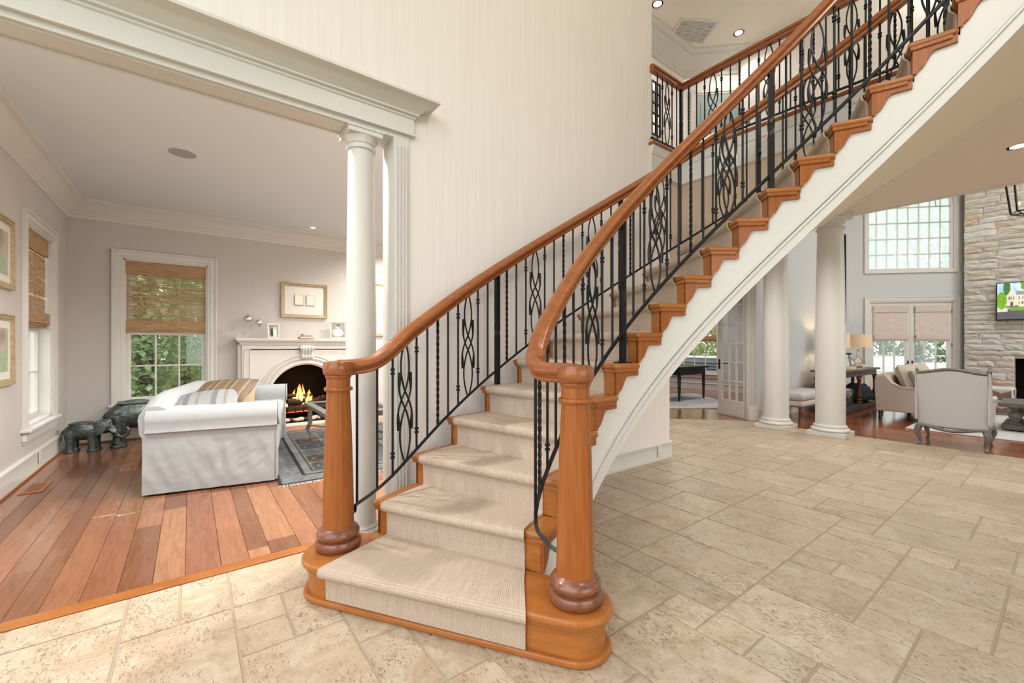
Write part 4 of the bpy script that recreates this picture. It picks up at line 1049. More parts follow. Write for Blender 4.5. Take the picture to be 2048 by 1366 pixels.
log((-.25,.2,.41),(.15,.26,.39),.028,'thin branch on top of the burning fire')
gr_ = empty('fire_grate', (1.41,7.2,0), 0, 'black iron grate under the burning logs', 'grate')
for i in range(7): x = -.33+i*.11; MB().tube([(x,.02,.24),(x,.06,.14),(x,.34,.14)], .009, n=6).build('bar', M['iron'], gr_)
for x in (-.3,.3): MB().tube([(x,.08,.035),(x,.08,.14),(x,.32,.14),(x,.32,.035)], .009, n=6).build('leg', M['iron'], gr_)
MB().box(-.3,.08,.152,.3,.32,.158).build('ember_bed', M['ember'], gr_)
for i in range(12):
    x = -.42+.075*i+lg.uniform(-.02,.02); r = lg.uniform(.03,.045); b = MB(); b.ellipsoid((0,0,0),(r*1.3,r,r*.75),10,6)
    b.v = [tuple(Vector(v_)*(1+.25*noise.noise(Vector(v_)*30+Vector((i,0,0))))) for v_ in b.v]
    o = b.build('hearth_stone', M['mortar'] if i%3 else M['log'], smooth=.9); o.location = (1.41+x,7.2-.02+lg.uniform(-.05,.04),.035+r*.6); tag(o,['first','second','third','fourth','fifth','sixth','seventh','eighth','ninth','tenth','eleventh','twelfth'][i]+' rounded stone from the left under the burning fire','stone','stones under the fire')
fm = random.Random(8); fire = empty('fire', (1.41,7.2,0), 0, 'bright orange flames rising from the logs', 'fire')
for i in range(15):
    x = fm.gauss(-.02,.13); hgt = max(.08,.30*math.exp(-(x/.16)**2)*fm.uniform(.6,1.15)); y = fm.uniform(.06,.30); z0 = fm.uniform(.24,.36); r0 = fm.uniform(.014,.034); ph = fm.uniform(0,6); pts, rad = [], []
    for k in range(10): f = k/9; pts.append((x+.02*math.sin(ph+f*5)*f, y+.012*math.cos(ph+f*4)*f, z0+hgt*f)); rad.append(max(.0015,r0*(.55+1.3*f-1.85*f*f)) if f < .9 else r0*.06)
    MB().tube(pts, rad, n=8, flat=.7).build('flame', M['flame'], fire, smooth=.9)
light('fire_glow', 'POINT', (1.41,7.35,.52), 9, (1,.45,.14), size=.1)
# things on the mantel
for (x, z, r, lb) in ((.655,1.565,.056,'taller mercury glass ball on a clear stem on the mantel'),(.79,1.515,.052,'shorter mercury glass ball on a clear stem on the mantel')):
    o = empty('mantel_ornament', (x,7.05,1.289), 0, lb, 'ornament', 'mercury glass balls on the mantel'); zz = z-1.289
    MB().ellipsoid((0,0,zz),(r,r,r),20,12).build('ball', M['silver'], o, smooth=True)
    MB().lathe([(.013,zz-r*.99),(.017,zz-r*1.1),(.012,zz-r*1.25)], n=12).build('collar', M['silver'], o, smooth=True)
    MB().lathe([(.04,0),(.04,.006),(.009,.014),(.008,zz-r*1.2)], n=16).build('stem', M['clear'], o, smooth=.8)
def bw(seed, figs):
    def fn(u, v):
        c = .16 + .25*(noise.noise(Vector((u*5+seed,v*5,0)))*.5+.5)
        for (x, y, rx, ry, val) in figs:
            if ((u-x)/rx)**2+((v-y)/ry)**2 < 1: c = val
        return (c*1.0, c*.96, c*.92)
    return fn
frame('photo_frame', .16, .215, .022, .018, (M['silver_frame'],M['mat_board']), 'small silver framed couple photo left on the mantel', (.965,6.99,1.289), .12, 'photo frame', -.14,
      picture(.11,.165,.025,22,30,bw(1,[(.3,.45,.14,.5,.04),(.32,.80,.08,.09,.5),(.68,.40,.22,.45,.72),(.66,.74,.08,.09,.5)])))
frame('photo_frame', .24, .27, .026, .02, (M['silver_frame'],M['mat_board']), 'larger silver framed group photo right on the mantel', (1.86,6.99,1.289), -.10, 'photo frame', -.12,
      picture(.185,.215,.028,30,34,bw(4,[(.5,.35,.42,.3,.6),(.48,.78,.09,.1,.55),(.35,.55,.08,.09,.5),(.65,.52,.08,.09,.5),(.5,.86,.12,.06,.05)])))
for i, (w_, t_, a_) in enumerate(((.21,.028,.05),(.16,.022,-.10),(.12,.018,.08))):
    z = 1.289+[0,.028,.050][i]; o = empty('book', (1.40,6.99,z), a_, ['bottom','middle','top'][i]+' brown leather book of the little stack on the mantel', 'book', 'leather books on the mantel')
    MB().box(-w_/2,-.05,0,w_/2,.05,t_).build('cover', M['leather'], o, bevel=.003); MB().box(-w_/2+.004,-.053,.004,w_/2-.004,.04,t_-.004).build('pages', M['paper'], o)
def two_cards(o):
    for s in (-.082,.082):
        MB().box(s-.062,-.022,.19,s+.062,-.012,.35).build('card_border', M['gold_frame'], o); MB().box(s-.056,-.025,.196,s+.056,-.021,.344).build('card', M['paper'], o)
two_cards(frame('framed_art', .655, .53, .05, .035, (M['gold_frame'],M['mat_board']), 'champagne framed picture of two small cards above the mantel', (1.417,7.2,1.617), 0, 'picture'))
def engraving(seed, green):
    def fn(u, v):
        t = noise.noise(Vector((u*3+seed,v*3,0)))*.5+.5; c = Vector((.50,.46,.38)).lerp(Vector((.22,.18,.13)), t)
        if v < .42: c = Vector((.22,.34,.20)).lerp(Vector((.45,.48,.36)), noise.noise(Vector((u*6,v*9,seed)))*.5+.5) if green else c
        return tuple(c)
    return fn
for (z, lb, sd, gr) in ((1.63,'upper gilt framed print on the left living room wall',3,True),(.87,'lower gilt framed print on the left living room wall',9,True)):
    frame('framed_print', .58, .56, .05, .03, (M['gold_frame'],M['mat_board']), lb, (-1.165,4.93,z), D90, 'picture', 0, picture(.36,.34,.11,24,24,engraving(sd,gr)), group='framed prints on the left wall')
frame('framed_print', .5, .9, .045, .03, (M['gold_frame'],M['mat_board']), 'tall gilt framed picture glimpsed between the column and the pilaster', (2.75,7.2,1.35), 0, 'picture')

# ------------------------------------------------------------------ living room seating
def sofa_skirted():
    ang = math.atan2(-.176,.905); o = empty('sofa', (-.295,4.376,0), ang, 'white slipcovered sofa with rolled arms and skirt facing the coffee table', 'sofa')
    DP, LN = .92, 2.0
    def wr(v_, amp):           # soft cloth wrinkles
        p = Vector(v_); a = noise.noise(Vector((p.x*9+p.z*3.0,p.y*3,p.z*2.0))); c = noise.noise(Vector((p.x*20-p.z*14,p.y*8,p.z*9+4)))
        return (.35-abs(a))*amp*.9 + (.25-abs(c))*amp*.5
    def arm(y0, sgn):
        # section in (y,z): panel and roll; y0 = outer face, sgn=+1 body towards +y
        sec = [(0.0,.02),(.004,.30),(.0,.48),(-.035,.50)] + [(.068+.104*math.cos(PI*1.15-i*PI*1.25/12)*1.0, .592+.104*math.sin(PI*1.15-i*PI*1.25/12)) for i in range(13)] + [(.165,.50),(.165,.02)]
        rings = []; nn = 26
        for i in range(nn+1):
            x = .02+(DP-.02)*i/nn; rings.append([(x,y0+sgn*s_[0],s_[1]) for s_ in sec])
        b = MB(); b.loft(rings); return b
    def panel(y, sgn, x0, x1):
        b = MB(); nx, nz = 46, 26; vs, fs = [], []
        for j in range(nz+1):
            for i in range(nx+1):
                x, z = x0+(x1-x0)*i/nx, .018+(.485-.018)*j/nz; am = .030*math.sin(PI*min(1,max(0,(z-.0)/.46)))**.5
                g = .5+.5*math.sin(PI*i/nx); fold = -.012*math.exp(-((x-x0-.52)/.012)**2)*(1 if z < .40 else .3)
                vs.append((x, y-sgn*(.006+max(-.006,(wr((x,y,z),am)*g+fold+.010*(1-z/.48)))), z))
        for j in range(nz):
            for i in range(nx): a = j*(nx+1)+i; fs.append((a,a+1,a+nx+2,a+nx+1))
        b.add(vs, fs); return b
    for y0, sg in ((0,1),(LN,-1)):
        a = arm(y0, sg).build('arm', M['white_fabric'], o, smooth=.9)
        panel(y0, sg, .0, DP-.02).build('skirt', M['white_fabric'], a, smooth=True)
        cap = MB(); cap.lathe([(.02,-.004),(.100,-.002),(.108,.004),(.104,.012)], n=24).xf(Matrix.Translation((DP+.004,y0+sg*.068,.592)) @ Matrix.Rotation(PI/2,4,'Y')); cap.build('arm_front', M['white_fabric'], a, smooth=.8)
    rbox(MB(), .03,.12,.03,DP-.04,LN-.12,.40,.04).build('base', M['white_fabric'], o, smooth=.9)
    sec = [(.0,.02),(.0,.45),(-.02,.58)] + [(.075+.105*math.cos(PI-i*PI/10), .69+.105*math.sin(PI-i*PI/10)) for i in range(11)] + [(.20,.45),(.20,.02)]
    rings = [[(s_[0],.0+LN*i/10,s_[1]-(.09 if i in (0,10) else .02 if i in (1,9) else 0)*(1 if s_[1]>.5 else 0)) for s_ in sec] for i in range(11)]
    MB().loft(rings).build('backrest', M['white_fabric'], o, smooth=.9)
    for k in (0,1): rbox(MB(), .19,.17+k*.83,.38,DP-.01,.17+k*.83+.82,.52,.05).build('seat_cushion', M['white_fabric'], o, smooth=.9)
    MB().box(.05,.05,0,DP-.08,LN-.05,.03).build('plinth_shadow', M['black_wood'], o)  # black slab standing in for the shade under the sofa
    def pillow(mat, sz, loc, rot, lb):
        c = cushion(*sz).build('throw_pillow', mat, smooth=True); tag(c, lb, 'pillow', 'pillows on the white sofa')
        c.matrix_world = o.matrix_basis @ Matrix.Translation(loc) @ rot
    bpy.context.view_layer.update()
    E_ = lambda x, y, z: Matrix.Rotation(z,4,'Z') @ Matrix.Rotation(y,4,'Y') @ Matrix.Rotation(x,4,'X')
    pillow(M['stripe_light'], (.50,.50,.17), (.36,.25,.675), E_(.22,-.10,.05), 'pale striped silk pillow on the near arm of the white sofa')
    pillow(M['stripe_brown'], (.50,.50,.16), (.44,.58,.735), E_(.36,-.06,-.25), 'brown striped silk pillow leaning behind the pale pillow on the white sofa')
    fa = cushion(.50,.34,.16).build('back_cushion', M['tan'], smooth=True); tag(fa, 'tan cushion standing in for the far arm of the white sofa', 'cushion')  # added pad in place of the tan-looking far arm
    fa.matrix_world = o.matrix_basis @ Matrix.Translation((.36,1.72,.55)) @ E_(1.35,0,.05)
sofa_skirted()

def elephant(loc, rz, s, label):
    o = empty('elephant_stool', loc, rz, label, 'figurine', 'metal elephant stools'); o.scale = (s,s,s)
    b = MB()
    b.ellipsoid((0,0,.40),(.30,.175,.185),20,12)
    b.ellipsoid((0,0,.50),(.23,.15,.10),18,10)
    b.ellipsoid((.33,0,.47),(.135,.115,.15),16,12); b.ellipsoid((.37,0,.56),(.08,.085,.07),14,8)
    for x, dx in ((-.18,.02),(.17,-.01)):
        for y in (-.10,.10): b.tube([(x,y,.42),(x+dx,y*1.05,.20),(x+dx*.5,y*1.05,.06),(x+dx,y*1.05,.0)],[.085,.066,.066,.078],n=14)
    b.tube([(.40,0,.46),(.47,0,.36),(.52,0,.26),(.60,0,.22),(.68,0,.27),(.70,0,.37),(.66,0,.44)],[.075,.064,.052,.045,.040,.035,.030],n=12)
    for y in (-1,1):
        b.tube([(.40,y*.07,.40),(.48,y*.085,.34),(.54,y*.085,.33)],[.022,.018,.008],n=8)
    b.tube([(-.29,0,.44),(-.335,0,.34),(-.33,0,.22)],[.022,.015,.02],n=8)
    body = b.build('body', M['pewter'], o, smooth=True)
    r = body.modifiers.new('remesh','REMESH'); r.mode = 'VOXEL'; r.voxel_size = .016; r.use_smooth_shade = True
    sm = body.modifiers.new('smooth','SMOOTH'); sm.factor = .5; sm.iterations = 4
    for y in (-1,1):
        e = MB(); e.ellipsoid((0,0,0),(.135,.018,.155),16,8, Matrix.Rotation(y*.25,3,'X').to_4x4()); e.xf(Matrix.Translation((.27,y*.135,.46)) @ Matrix.Rotation(y*.35,4,'Z')); e.build('ear', M['pewter'], o, smooth=True)
        for q in (.40,.47): MB().ellipsoid((.435,y*.085,.535),(.012,.008,.012),8,6).build('eye', M['black'], o) if q == .40 else None
    MB().box(-.19,-.135,.545,.13,.135,.575).build('saddle', M['pewter'], o, bevel=.02)
    for x in (-.18,.17):
        for y in (-.10,.10): MB().lathe([(.074,0),(.084,.006),(.086,.02),(.08,.032),(.070,.036)],(x+.01 if x<0 else x-.005,y*1.05,0),n=16).build('anklet', M['pewter'], o, smooth=.8)
    return o
elephant((-.955,6.72,0), -.18, .56, 'small metal elephant stool by the baseboard under the side window')
elephant((-.52,6.84,0), .10, .90, 'large metal elephant stool between the sofa and the smaller elephant')

def rug():
    x0, y0, w_, l = .60, 4.02, 2.35, 2.52; ang = -.06
    o = empty('oriental_rug', (x0,y0,0), ang, 'faded blue and brown patterned rug with white fringe before the fireplace', 'rug')
    nx, ny = 150, 160; b = MB(); b.col = []; b.keep = True
    blu, brn, ivr, dk, gry = Vector((.060,.068,.080)), Vector((.085,.056,.038)), Vector((.20,.20,.19)), Vector((.022,.024,.030)), Vector((.115,.115,.115))
    for j in range(ny+1):
        for i in range(nx+1):
            x, y = w_*i/nx, l*j/ny; e = min(x,y,w_-x,l-y)
            nz = noise.noise(Vector((x*26,y*26,0))); n2 = noise.noise(Vector((x*5,y*5,3)))
            if e < .02: c = dk
            elif e < .20: c = ivr.lerp(blu, .5+.5*nz) 
            elif e < .23: c = dk
            elif e < .29: c = gry.lerp(ivr, .5+.5*math.sin((x+y)*120))
            elif e < .31: c = dk
            else:
                q = (math.floor((x-.31)/.29)+math.floor((y-.31)/.31))%3; fx, fy = ((x-.31)/.29)%1, ((y-.31)/.31)%1
                c = [blu, brn, gry][q].lerp(dk, .4*max(0,nz)+.15)
                c = c.lerp(ivr, .5 if nz*n2 > .10 else 0)
                if min(fx,fy,1-fx,1-fy) < .045: c = ivr*.8
                r_ = math.hypot(fx-.5,fy-.5)
                if .26 < r_ < .31: c = ivr*.7
            c = c*(1+.25*n2); b.v.append((x,y,.010)); b.col.append(tuple(c))
    for j in range(ny):
        for i in range(nx): a = j*(nx+1)+i; b.f.append((a,a+1,a+nx+2,a+nx+1))
    b.build('pile', M['vc_rug'], o)
    MB().box(0,0,.0005,w_,l,.009).build('backing', M['denim'], o)
    f = MB(); r = random.Random(4)
    for yy, sg in ((0,-1),(l,1)):
        for i in range(230):
            x = w_*i/229; ln = r.uniform(.03,.055); f.tube([(x,yy,.006),(x+r.uniform(-.006,.006),yy+sg*ln*.5,.006),(x+r.uniform(-.012,.012),yy+sg*ln,.003)],.0022,n=4)
    tag(f.build('fringe', M['fringe'], o), kind='stuff')
rug()
def coffee_table():
    o = empty('coffee_table', (1.13,4.62,.0), -.02, 'grey painted coffee table with cabriole legs and glass top', 'table'); w_, l, h, t = .72, 1.10, .485, .05
    for (x, y, dx, dy) in ((.03,.03,-.3,-.3),(w_-.03,.03,.3,-.3),(.03,l-.03,-.3,.3),(w_-.03,l-.03,.3,.3)):
        b = cabriole(x,y,.22,dx*.5,dy*.5,.022); b.box(x-.022,y-.022,.21,x+.022,y+.022,h-.02); b.v = [(p[0],p[1],p[2]+.011) for p in b.v]; b.build('leg', M['grey_wood'], o, smooth=.6)
    b = MB(); b.box(.0,.012,h-.075,w_,.032,h-.02); b.box(0,l-.032,h-.075,w_,l-.012,h-.02); b.box(.012,0,h-.075,.032,l,h-.02); b.box(w_-.032,0,h-.075,w_-.012,l,h-.02); b.build('apron', M['grey_wood'], o, bevel=.004)
    b = MB(); b.box(-.03,-.03,h-.022,w_+.03,.05,h); b.box(-.03,l-.05,h-.022,w_+.03,l+.03,h); b.box(-.03,.05,h-.022,.05,l-.05,h); b.box(w_-.05,.05,h-.022,w_+.03,l-.05,h); b.build('top_frame', M['grey_wood'], o, bevel=.005)
    MB().box(.05,.05,h-.012,w_-.05,l-.05,h-.004).build('glass_top', M['clear'], o)
    MB().tube([(.03,.03,.20),(w_-.03,l-.03,.20)],.010,n=6).tube([(w_-.03,.03,.20),(.03,l-.03,.20)],.010,n=6).build('stretcher', M['grey_wood'], o)
coffee_table()
# ceiling fittings, and bare spots added to brighten the rooms
def downlight(loc, label, e=40, r=.05, spot=1.7):
    light('ceiling_spot', 'SPOT', (loc[0],loc[1],loc[2]-.03), e, WARM, size=r, spot=spot)
    if not label: return  # without a label: only an added light, no fitting built
    o = empty('recessed_light', loc, 0, label, 'light', 'recessed ceiling lights')
    MB().lathe([(r*1.35,-.006),(r*1.4,-.002),(r*1.4,.0),(r,.0),(r,-.004)], n=24, caps=False).build('trim_ring', M['grille'], o, smooth=.8)
    MB().lathe([(r,-.003),(r*.98,-.002)], n=24).build('lamp', M['can'], o)
sp = empty('ceiling_speaker', (-.054,4.876,CZ), 0, 'round flush speaker in the living room ceiling', 'speaker')
MB().lathe([(.115,-.004),(.118,0),(.10,0)], n=36).build('rim', M['ceil_living'], sp); MB().lathe([(.104,-.006),(.104,-.003)], n=36).build('grille', M['speaker'], sp)
downlight((1.448,6.78,CZ), 'small recessed light over the framed cards above the mantel', 26, .032, 1.2)
for (x, y) in ((-.75,3.12),(.25,3.12),(1.5,3.3),(2.7,3.6),(2.9,5.0),(2.9,6.4)): downlight((x,y,CZ), None, 105 if y < 3.2 else 215, .05, 2.8)  # unseen spots added to brighten the living room
downlight((5.78,.285,CZ), 'recessed light in the corridor ceiling at the right', 85, .055, 2.4)
downlight((5.4,1.9,CZ), None, 85, .055, 2.4)  # added corridor spot, unseen and without a fitting
downlight((5.2,3.4,CZ), None, 85, .055, 2.4)  # second added corridor spot, also unseen
downlight((6.59,3.04,TOP), 'recessed light in the upper hall ceiling right of the vent', 32, .055, 2.4)
downlight((5.14,3.46,TOP), 'recessed light in the upper hall ceiling left of the vent', 32, .055, 2.4)

light('foyer_fill', 'POINT', (1.75,-.3,4.3), 80, (1,.90,.80), size=.3)  # unseen warm fill added for the foyer; no chandelier hangs here
for (x, y) in ((9.0,.3),(11.0,.3),(9.0,-2.5),(11.5,-2.0)): downlight((x,y,TOP), None, 160, .06, 2.8)  # unseen fill spots added for the family room
downlight((8.3,4.6,CZ), None, 90, .055, 2.8)  # unseen spot added to lift the study
downlight((9.8,6.2,CZ), None, 90, .055, 2.8)  # another unseen spot added for the study
# ------------------------------------------------------------------ upper hall fittings
cv = empty('ceiling_vent', (6.0,3.44,TOP), -.55, 'white slatted return air grille in the upper hall ceiling', 'vent')
b = MB(); b.box(-.30,-.24,-.012,.30,-.20,0); b.box(-.30,.20,-.012,.30,.24,0); b.box(-.30,-.2,-.012,-.26,.2,0); b.box(.26,-.2,-.012,.30,.2,0); b.build('frame', M['grille'], cv)
MB().box(-.26,-.2,-.002,.26,.2,0).build('backing', M['speaker'], cv)
for i in range(15): MB().box(-.26,-.195+i*.0265,-.010,.26,-.195+i*.0265+.014,-.003).build('slat', M['grille'], cv)
for x in (-.13,0,.13): MB().box(x-.005,-.2,-.011,x+.005,.2,-.002).build('divider', M['grille'], cv)
gm = empty('grid_mirror', (5.62,3.86,4.40), 0, 'dark iron grid mirror on the upper hall wall behind the balcony', 'mirror')
MB().box(-.16,-.012,0,.16,-.002,.80).build('glass', M['silver'], gm)
for x in (-.16,-.053,.053,.16): MB().box(x-.008,-.025,0,x+.008,-.004,.80).build('bar', M['iron'], gm)
for z in (0,.16,.32,.48,.64,.80): MB().box(-.168,-.025,z-.008,.168,-.004,z+.008).build('bar', M['iron'], gm)
ws = empty('wall_sconce', (7.0,.87,5.45), 0, 'wall sconce with lit bulbs seen through the upper balusters', 'lamp')
MB().lathe([(.05,-.01),(.06,0),(.05,.01)], n=20).xf(Matrix.Rotation(PI/2,4,'Y')).build('back_plate', M['bronze'], ws)
for i in (-1,0,1):
    MB().tube([(0,0,0),(-.06,i*.07,-.04),(-.10,i*.10,.0),(-.10,i*.10,.03)], .007).build('arm', M['bronze'], ws)
    MB().ellipsoid((-.10,i*.10,.06),(.018,.018,.03),12,8).build('bulb', M['bulb'], ws, smooth=True)
light('sconce_light', 'POINT', (6.82,.87,5.55), 14, WARM, size=.05)

# ------------------------------------------------------------------ family room
# stone chimney wall, built stone by stone where it is in view
sw_ = tag(empty('wall_stone', (13.0,0,0)), kind='structure')
FB = (-.17,.698,.0,.933)
b = MB()
for (y0,y1,z0,z1) in ((.698,1.38,0,TOP),(-1.4,-.17,0,TOP),(-.17,.698,.933,TOP)): b.box(.035,y0,z0,.28,y1,z1)
b.build('backing', M['mortar'], sw_)
MB().box(.25,-.17,0,.27,.698,.933).build('firebox', M['soot'], sw_)
sr = random.Random(21); sh = []
def stone_mb(w_, h, sd):
    b = MB(); nx, nz = 4, 2; r = random.Random(sd); d = .022+r.uniform(0,.02); vs = []; fs = []
    def jit(a): return r.uniform(-a,a)
    front = [[(-d+jit(.008) if 0 < i < nx and 0 < j < nz+1 else -d*.55+jit(.006), w_*i/nx+(jit(.006)), h*j/(nz+1)+jit(.004)) for i in range(nx+1)] for j in range(nz+2)]
    back = [[(.04,w_*i/nx,h*j/(nz+1)) for i in range(nx+1)] for j in range(nz+2)]
    for row in front+back: vs += row
    W = nx+1; R2 = nz+2
    for j in range(nz+1):
        for i in range(nx): a = j*W+i; fs.append((a,a+1,a+W+1,a+W))
    k = W*R2
    edge = [i for i in range(W)] + [j*W+nx for j in range(1,R2)] + [(R2-1)*W+i for i in range(nx-1,-1,-1)] + [j*W for j in range(R2-2,0,-1)]
    for a, c in zip(edge, edge[1:]+edge[:1]): fs.append((a,a+k,c+k,c))
    return b.add(vs, fs)
z = 0.0; cnt = 0; far = MB()
while z < TOP-.05:
    h = min(sr.choice([.08,.10,.11,.13,.15]), TOP-z); y = 1.39
    while y > -1.4:
        w_ = sr.uniform(.20,.58); y0 = max(-1.4, y-w_); g = .006
        if y0 < .76 and y > .71 and z < .93: y0 = .70
        inside = (y0+y)/2 < .698 and (y0+y)/2 > -.17 and z < .93
        if y-y0 > .05 and not inside:
            m = stone_mb(y-y0-g, h-g, cnt)
            seen = y > .40 and z < 3.9
            if seen and cnt < 300: m.build('stone', M['stone'], sw_, loc=(0.035,y0,z))
            else: far.add([(v_[0]+.035,v_[1]+y0,v_[2]+z) for v_ in m.v], m.f)
            cnt += 1 if seen else 0
        y = y0
    z += h
tag(far.build('stone_field', M['stone'], sw_), kind='stuff')
# television on the stone wall
def tvimg(u, v):
    u = u*2.3
    # house, tree, sky and drive
    sky = Vector((.25,.50,.85)).lerp(Vector((.8,.88,.95)), max(0,min(1,.5+.9*noise.noise(Vector((u*6,v*5,1))))))
    c = sky
    if v < .30: c = Vector((.10,.10,.11))                       # drive
    if v < .36 and u > .30: c = Vector((.16,.34,.06)) if v > .24+.0*u else c
    if v < .34 and v > .20 and u < .22-(.34-v)*-.2: c = Vector((.62,.58,.50))
    if .22 < u < 1.7 and .34 <= v < .66: c = Vector((.66,.60,.50))      # walls
    if .24 < u < .42 and v >= .66 and v < .66+.22*(1-abs(u-.33)/.09): c = Vector((.68,.62,.52))
    if .42 <= u < 1.72 and .66 <= v < .76: c = Vector((.26,.27,.28))
    if abs(u-.33) < .035 and .34 <= v < .48: c = Vector((.09,.08,.07))
    for wx in (.28,.33,.38,.50,.58,.66,.74,.9,1.0,1.1,1.25,1.4,1.55):
        if abs(u-wx) < .014 and .54 < v < .62: c = Vector((.12,.13,.15))
        if wx > .45 and abs(u-wx) < .016 and .40 < v < .48: c = Vector((.12,.13,.15))
    nz = noise.noise(Vector((u*30,v*20,2)))
    if ((u-.10)/.13)**2+((v-.52)/.24)**2 < 1+.15*nz: c = Vector((.17,.36,.03))*(1+.5*nz)
    if ((u-.22)/.09)**2+((v-.88)/.20)**2 < 1+.4*nz: c = Vector((.06,.17,.03))*(1+.5*nz)
    if ((u-.80)/.28)**2+((v-.95)/.25)**2 < 1+.4*nz: c = Vector((.10,.30,.03))*(1+.5*nz)
    if .20 < u < .5 and .30 < v < .37+.03*nz: c = Vector((.22,.15,.09))*(1+.4*nz)
    return tuple(max(0,x) for x in c)
tv = empty('television', (12.90,.268,1.69), -D90, 'wall television showing a stone house and green trees on the stone wall', 'television'); tv.rotation_euler = (-.06,0,-D90)
MB().box(-.668,0,0,.668,.035,.755).build('case', M['black'], tv, bevel=.006)
im = picture(1.30,.72,.018,110,70,tvimg); im.xf(Matrix.Translation((0,-.003,0))); im.build('screen', M['screen'], tv)
MB().box(-.15,.035,.25,.15,.10,.5).build('mount', M['black'], tv)
# armchair seen from behind
def wing_chair():
    o = empty('armchair', (7.03,.85,0), 0, 'pale linen armchair with grey carved wood frame seen from behind', 'armchair')   # faces +x
    W2, HB = .285, .86
    top = lambda y: HB + .045*math.cos(min(1,abs(y)/W2)*PI*.95)*.5 + .022
    n = 16; rings = []
    for i in range(n+1):
        y = -W2+2*W2*i/n; zt = top(y); rings.append([(.0+.02*(abs(y)/W2)**2,y,.235),(-.035+.02*(abs(y)/W2)**2,y,.55),(-.075,y,zt-.02),(-.02,y,zt),(.05,y,zt-.03),(.08,y,.55),(.10,y,.235)])
    MB().loft(rings).build('backrest', M['linen'], o, smooth=.8)
    MB().tube([(-.045,-W2+2*W2*i/n,top(-W2+2*W2*i/n)+.004) for i in range(n+1)], .019, n=8, flat=1.5).build('top_rail', M['grey_wood'], o, smooth=.8)
    for s in (-1,1):
        b = MB(); b.prism_y([(-.05,.30),(.45,.28),(.50,.50),(.42,.55),(.20,.60),(.13,.70),(.08,.86),(-.05,.88)], s*W2-.02*0-(.02 if s<0 else 0), s*W2+.02*(1 if s>0 else 0)); b.build('wing', M['linen'], o, bevel=.012)
        MB().tube([(-.05,s*W2,.885),(-.005,s*W2*1.03,.905),(.05,s*W2*1.04,.88),(.09,s*W2*1.03,.78),(.11,s*W2*1.02,.70),(.16,s*W2,.635),(.26,s*W2,.60)], .014, n=8).build('wing_trim', M['grey_wood'], o, smooth=.8)
        rbox(MB(), .18,s*W2*1.0-.04,.54,.46,s*W2*1.0+.04,.60,.028).build('arm_pad', M['linen_warm'], o, smooth=.8)
        MB().tube([(.44,s*W2,.57),(.49,s*W2,.565),(.51,s*W2,.53),(.485,s*W2,.50),(.46,s*W2,.52)], .014, n=8).build('arm_scroll', M['grey_wood'], o, smooth=.8)
    rbox(MB(), .02,-W2,.21,.50,W2,.32,.03).build('seat', M['linen'], o, smooth=.8)
    rbox(MB(), .08,-W2+.03,.31,.52,W2-.03,.42,.04).build('seat_cushion', M['linen'], o, smooth=.8)
    MB().tube([(-.012,-W2+2*W2*i/n,.225+.022*math.cos(2*PI*(i/n))-.01) for i in range(n+1)], .017, n=8, flat=1.4).build('bottom_rail', M['grey_wood'], o, smooth=.8)
    for s in (-1,1): MB().tube([(.0+.5*i/8,s*W2,.215+.015*math.sin(PI*i/8)) for i in range(9)], .016, n=8).build('bottom_rail', M['grey_wood'], o, smooth=.8)
    for (x, y, dx, dy) in ((.0,-W2+.015,-.12,-.12),(.0,W2-.015,-.12,.12),(.49,-W2+.015,.12,-.12),(.49,W2-.015,.12,.12)):
        cabriole(x,y,.235,dx,dy,.030).build('leg', M['grey_wood'], o, smooth=.8)
wing_chair()
def family_sofa():
    o = empty('beige_sofa', (8.86,1.93,0), 0, 'beige upholstered sofa behind the pale armchair', 'sofa'); L_, D_ = 2.1, .88    # along +x, faces -y
    for x in (0,L_-.14):
        b = MB(); b.prism_x([(0,.14),(.02,.60),(.0,.70),(-.12,.72),(-.20,.60),(-.30,.53),(-D_,.50),(-D_-.02,.46),(-D_,.14)], x, x+.14); b.build('arm', M['linen_warm'], o, bevel=.02, bseg=3)
        MB().tube([(x-.004,.0-.20,.585),(x-.004,-.32,.53),(x-.004,-D_,.50)], .014, n=6).build('arm_welt', M['linen_warm'], o)
    rbox(MB(), .1,-D_+.02,.14,L_-.1,0,.34,.04).build('seat_base', M['linen_warm'], o, smooth=.8)
    b = MB(); b.prism_x([(.0,.14),(.03,.70),(-.06,.74),(-.16,.70),(-.20,.30)], .1, L_-.1); b.build('backrest', M['linen_warm'], o, bevel=.02, bseg=3)
    for k in range(2): rbox(MB(), .15+k*.9,-D_,.34,.15+k*.9+.89,-.2,.48,.05).build('seat_cushion', M['linen_warm'], o, smooth=.8)
    for k in range(2):
        c = cushion(.86,.46,.24); c.xf(Matrix.Translation((.60+k*.88,-.30,.66)) @ Matrix.Rotation(1.25,4,'X')); c.build('back_cushion', M['linen_warm'], o, smooth=True)
    for (x, y) in ((.06,-.05),(L_-.06,-.05),(.06,-D_+.05),(L_-.06,-D_+.05)): MB().tube([(x,y,.15),(x-.01,y,.08),(x-.035,y,.0)], [.035,.03,.024], n=8).build('leg', M['black_wood'], o, smooth=.8)
    c = cushion(.42,.36,.14).build('throw_pillow', M['grey_knit'], smooth=True); tag(c, 'small grey pillow on the beige sofa', 'pillow'); c.matrix_world = Matrix.Translation((9.25,1.50,.62)) @ Matrix.Rotation(1.15,4,'X') @ Matrix.Rotation(.15,4,'Y')
family_sofa()
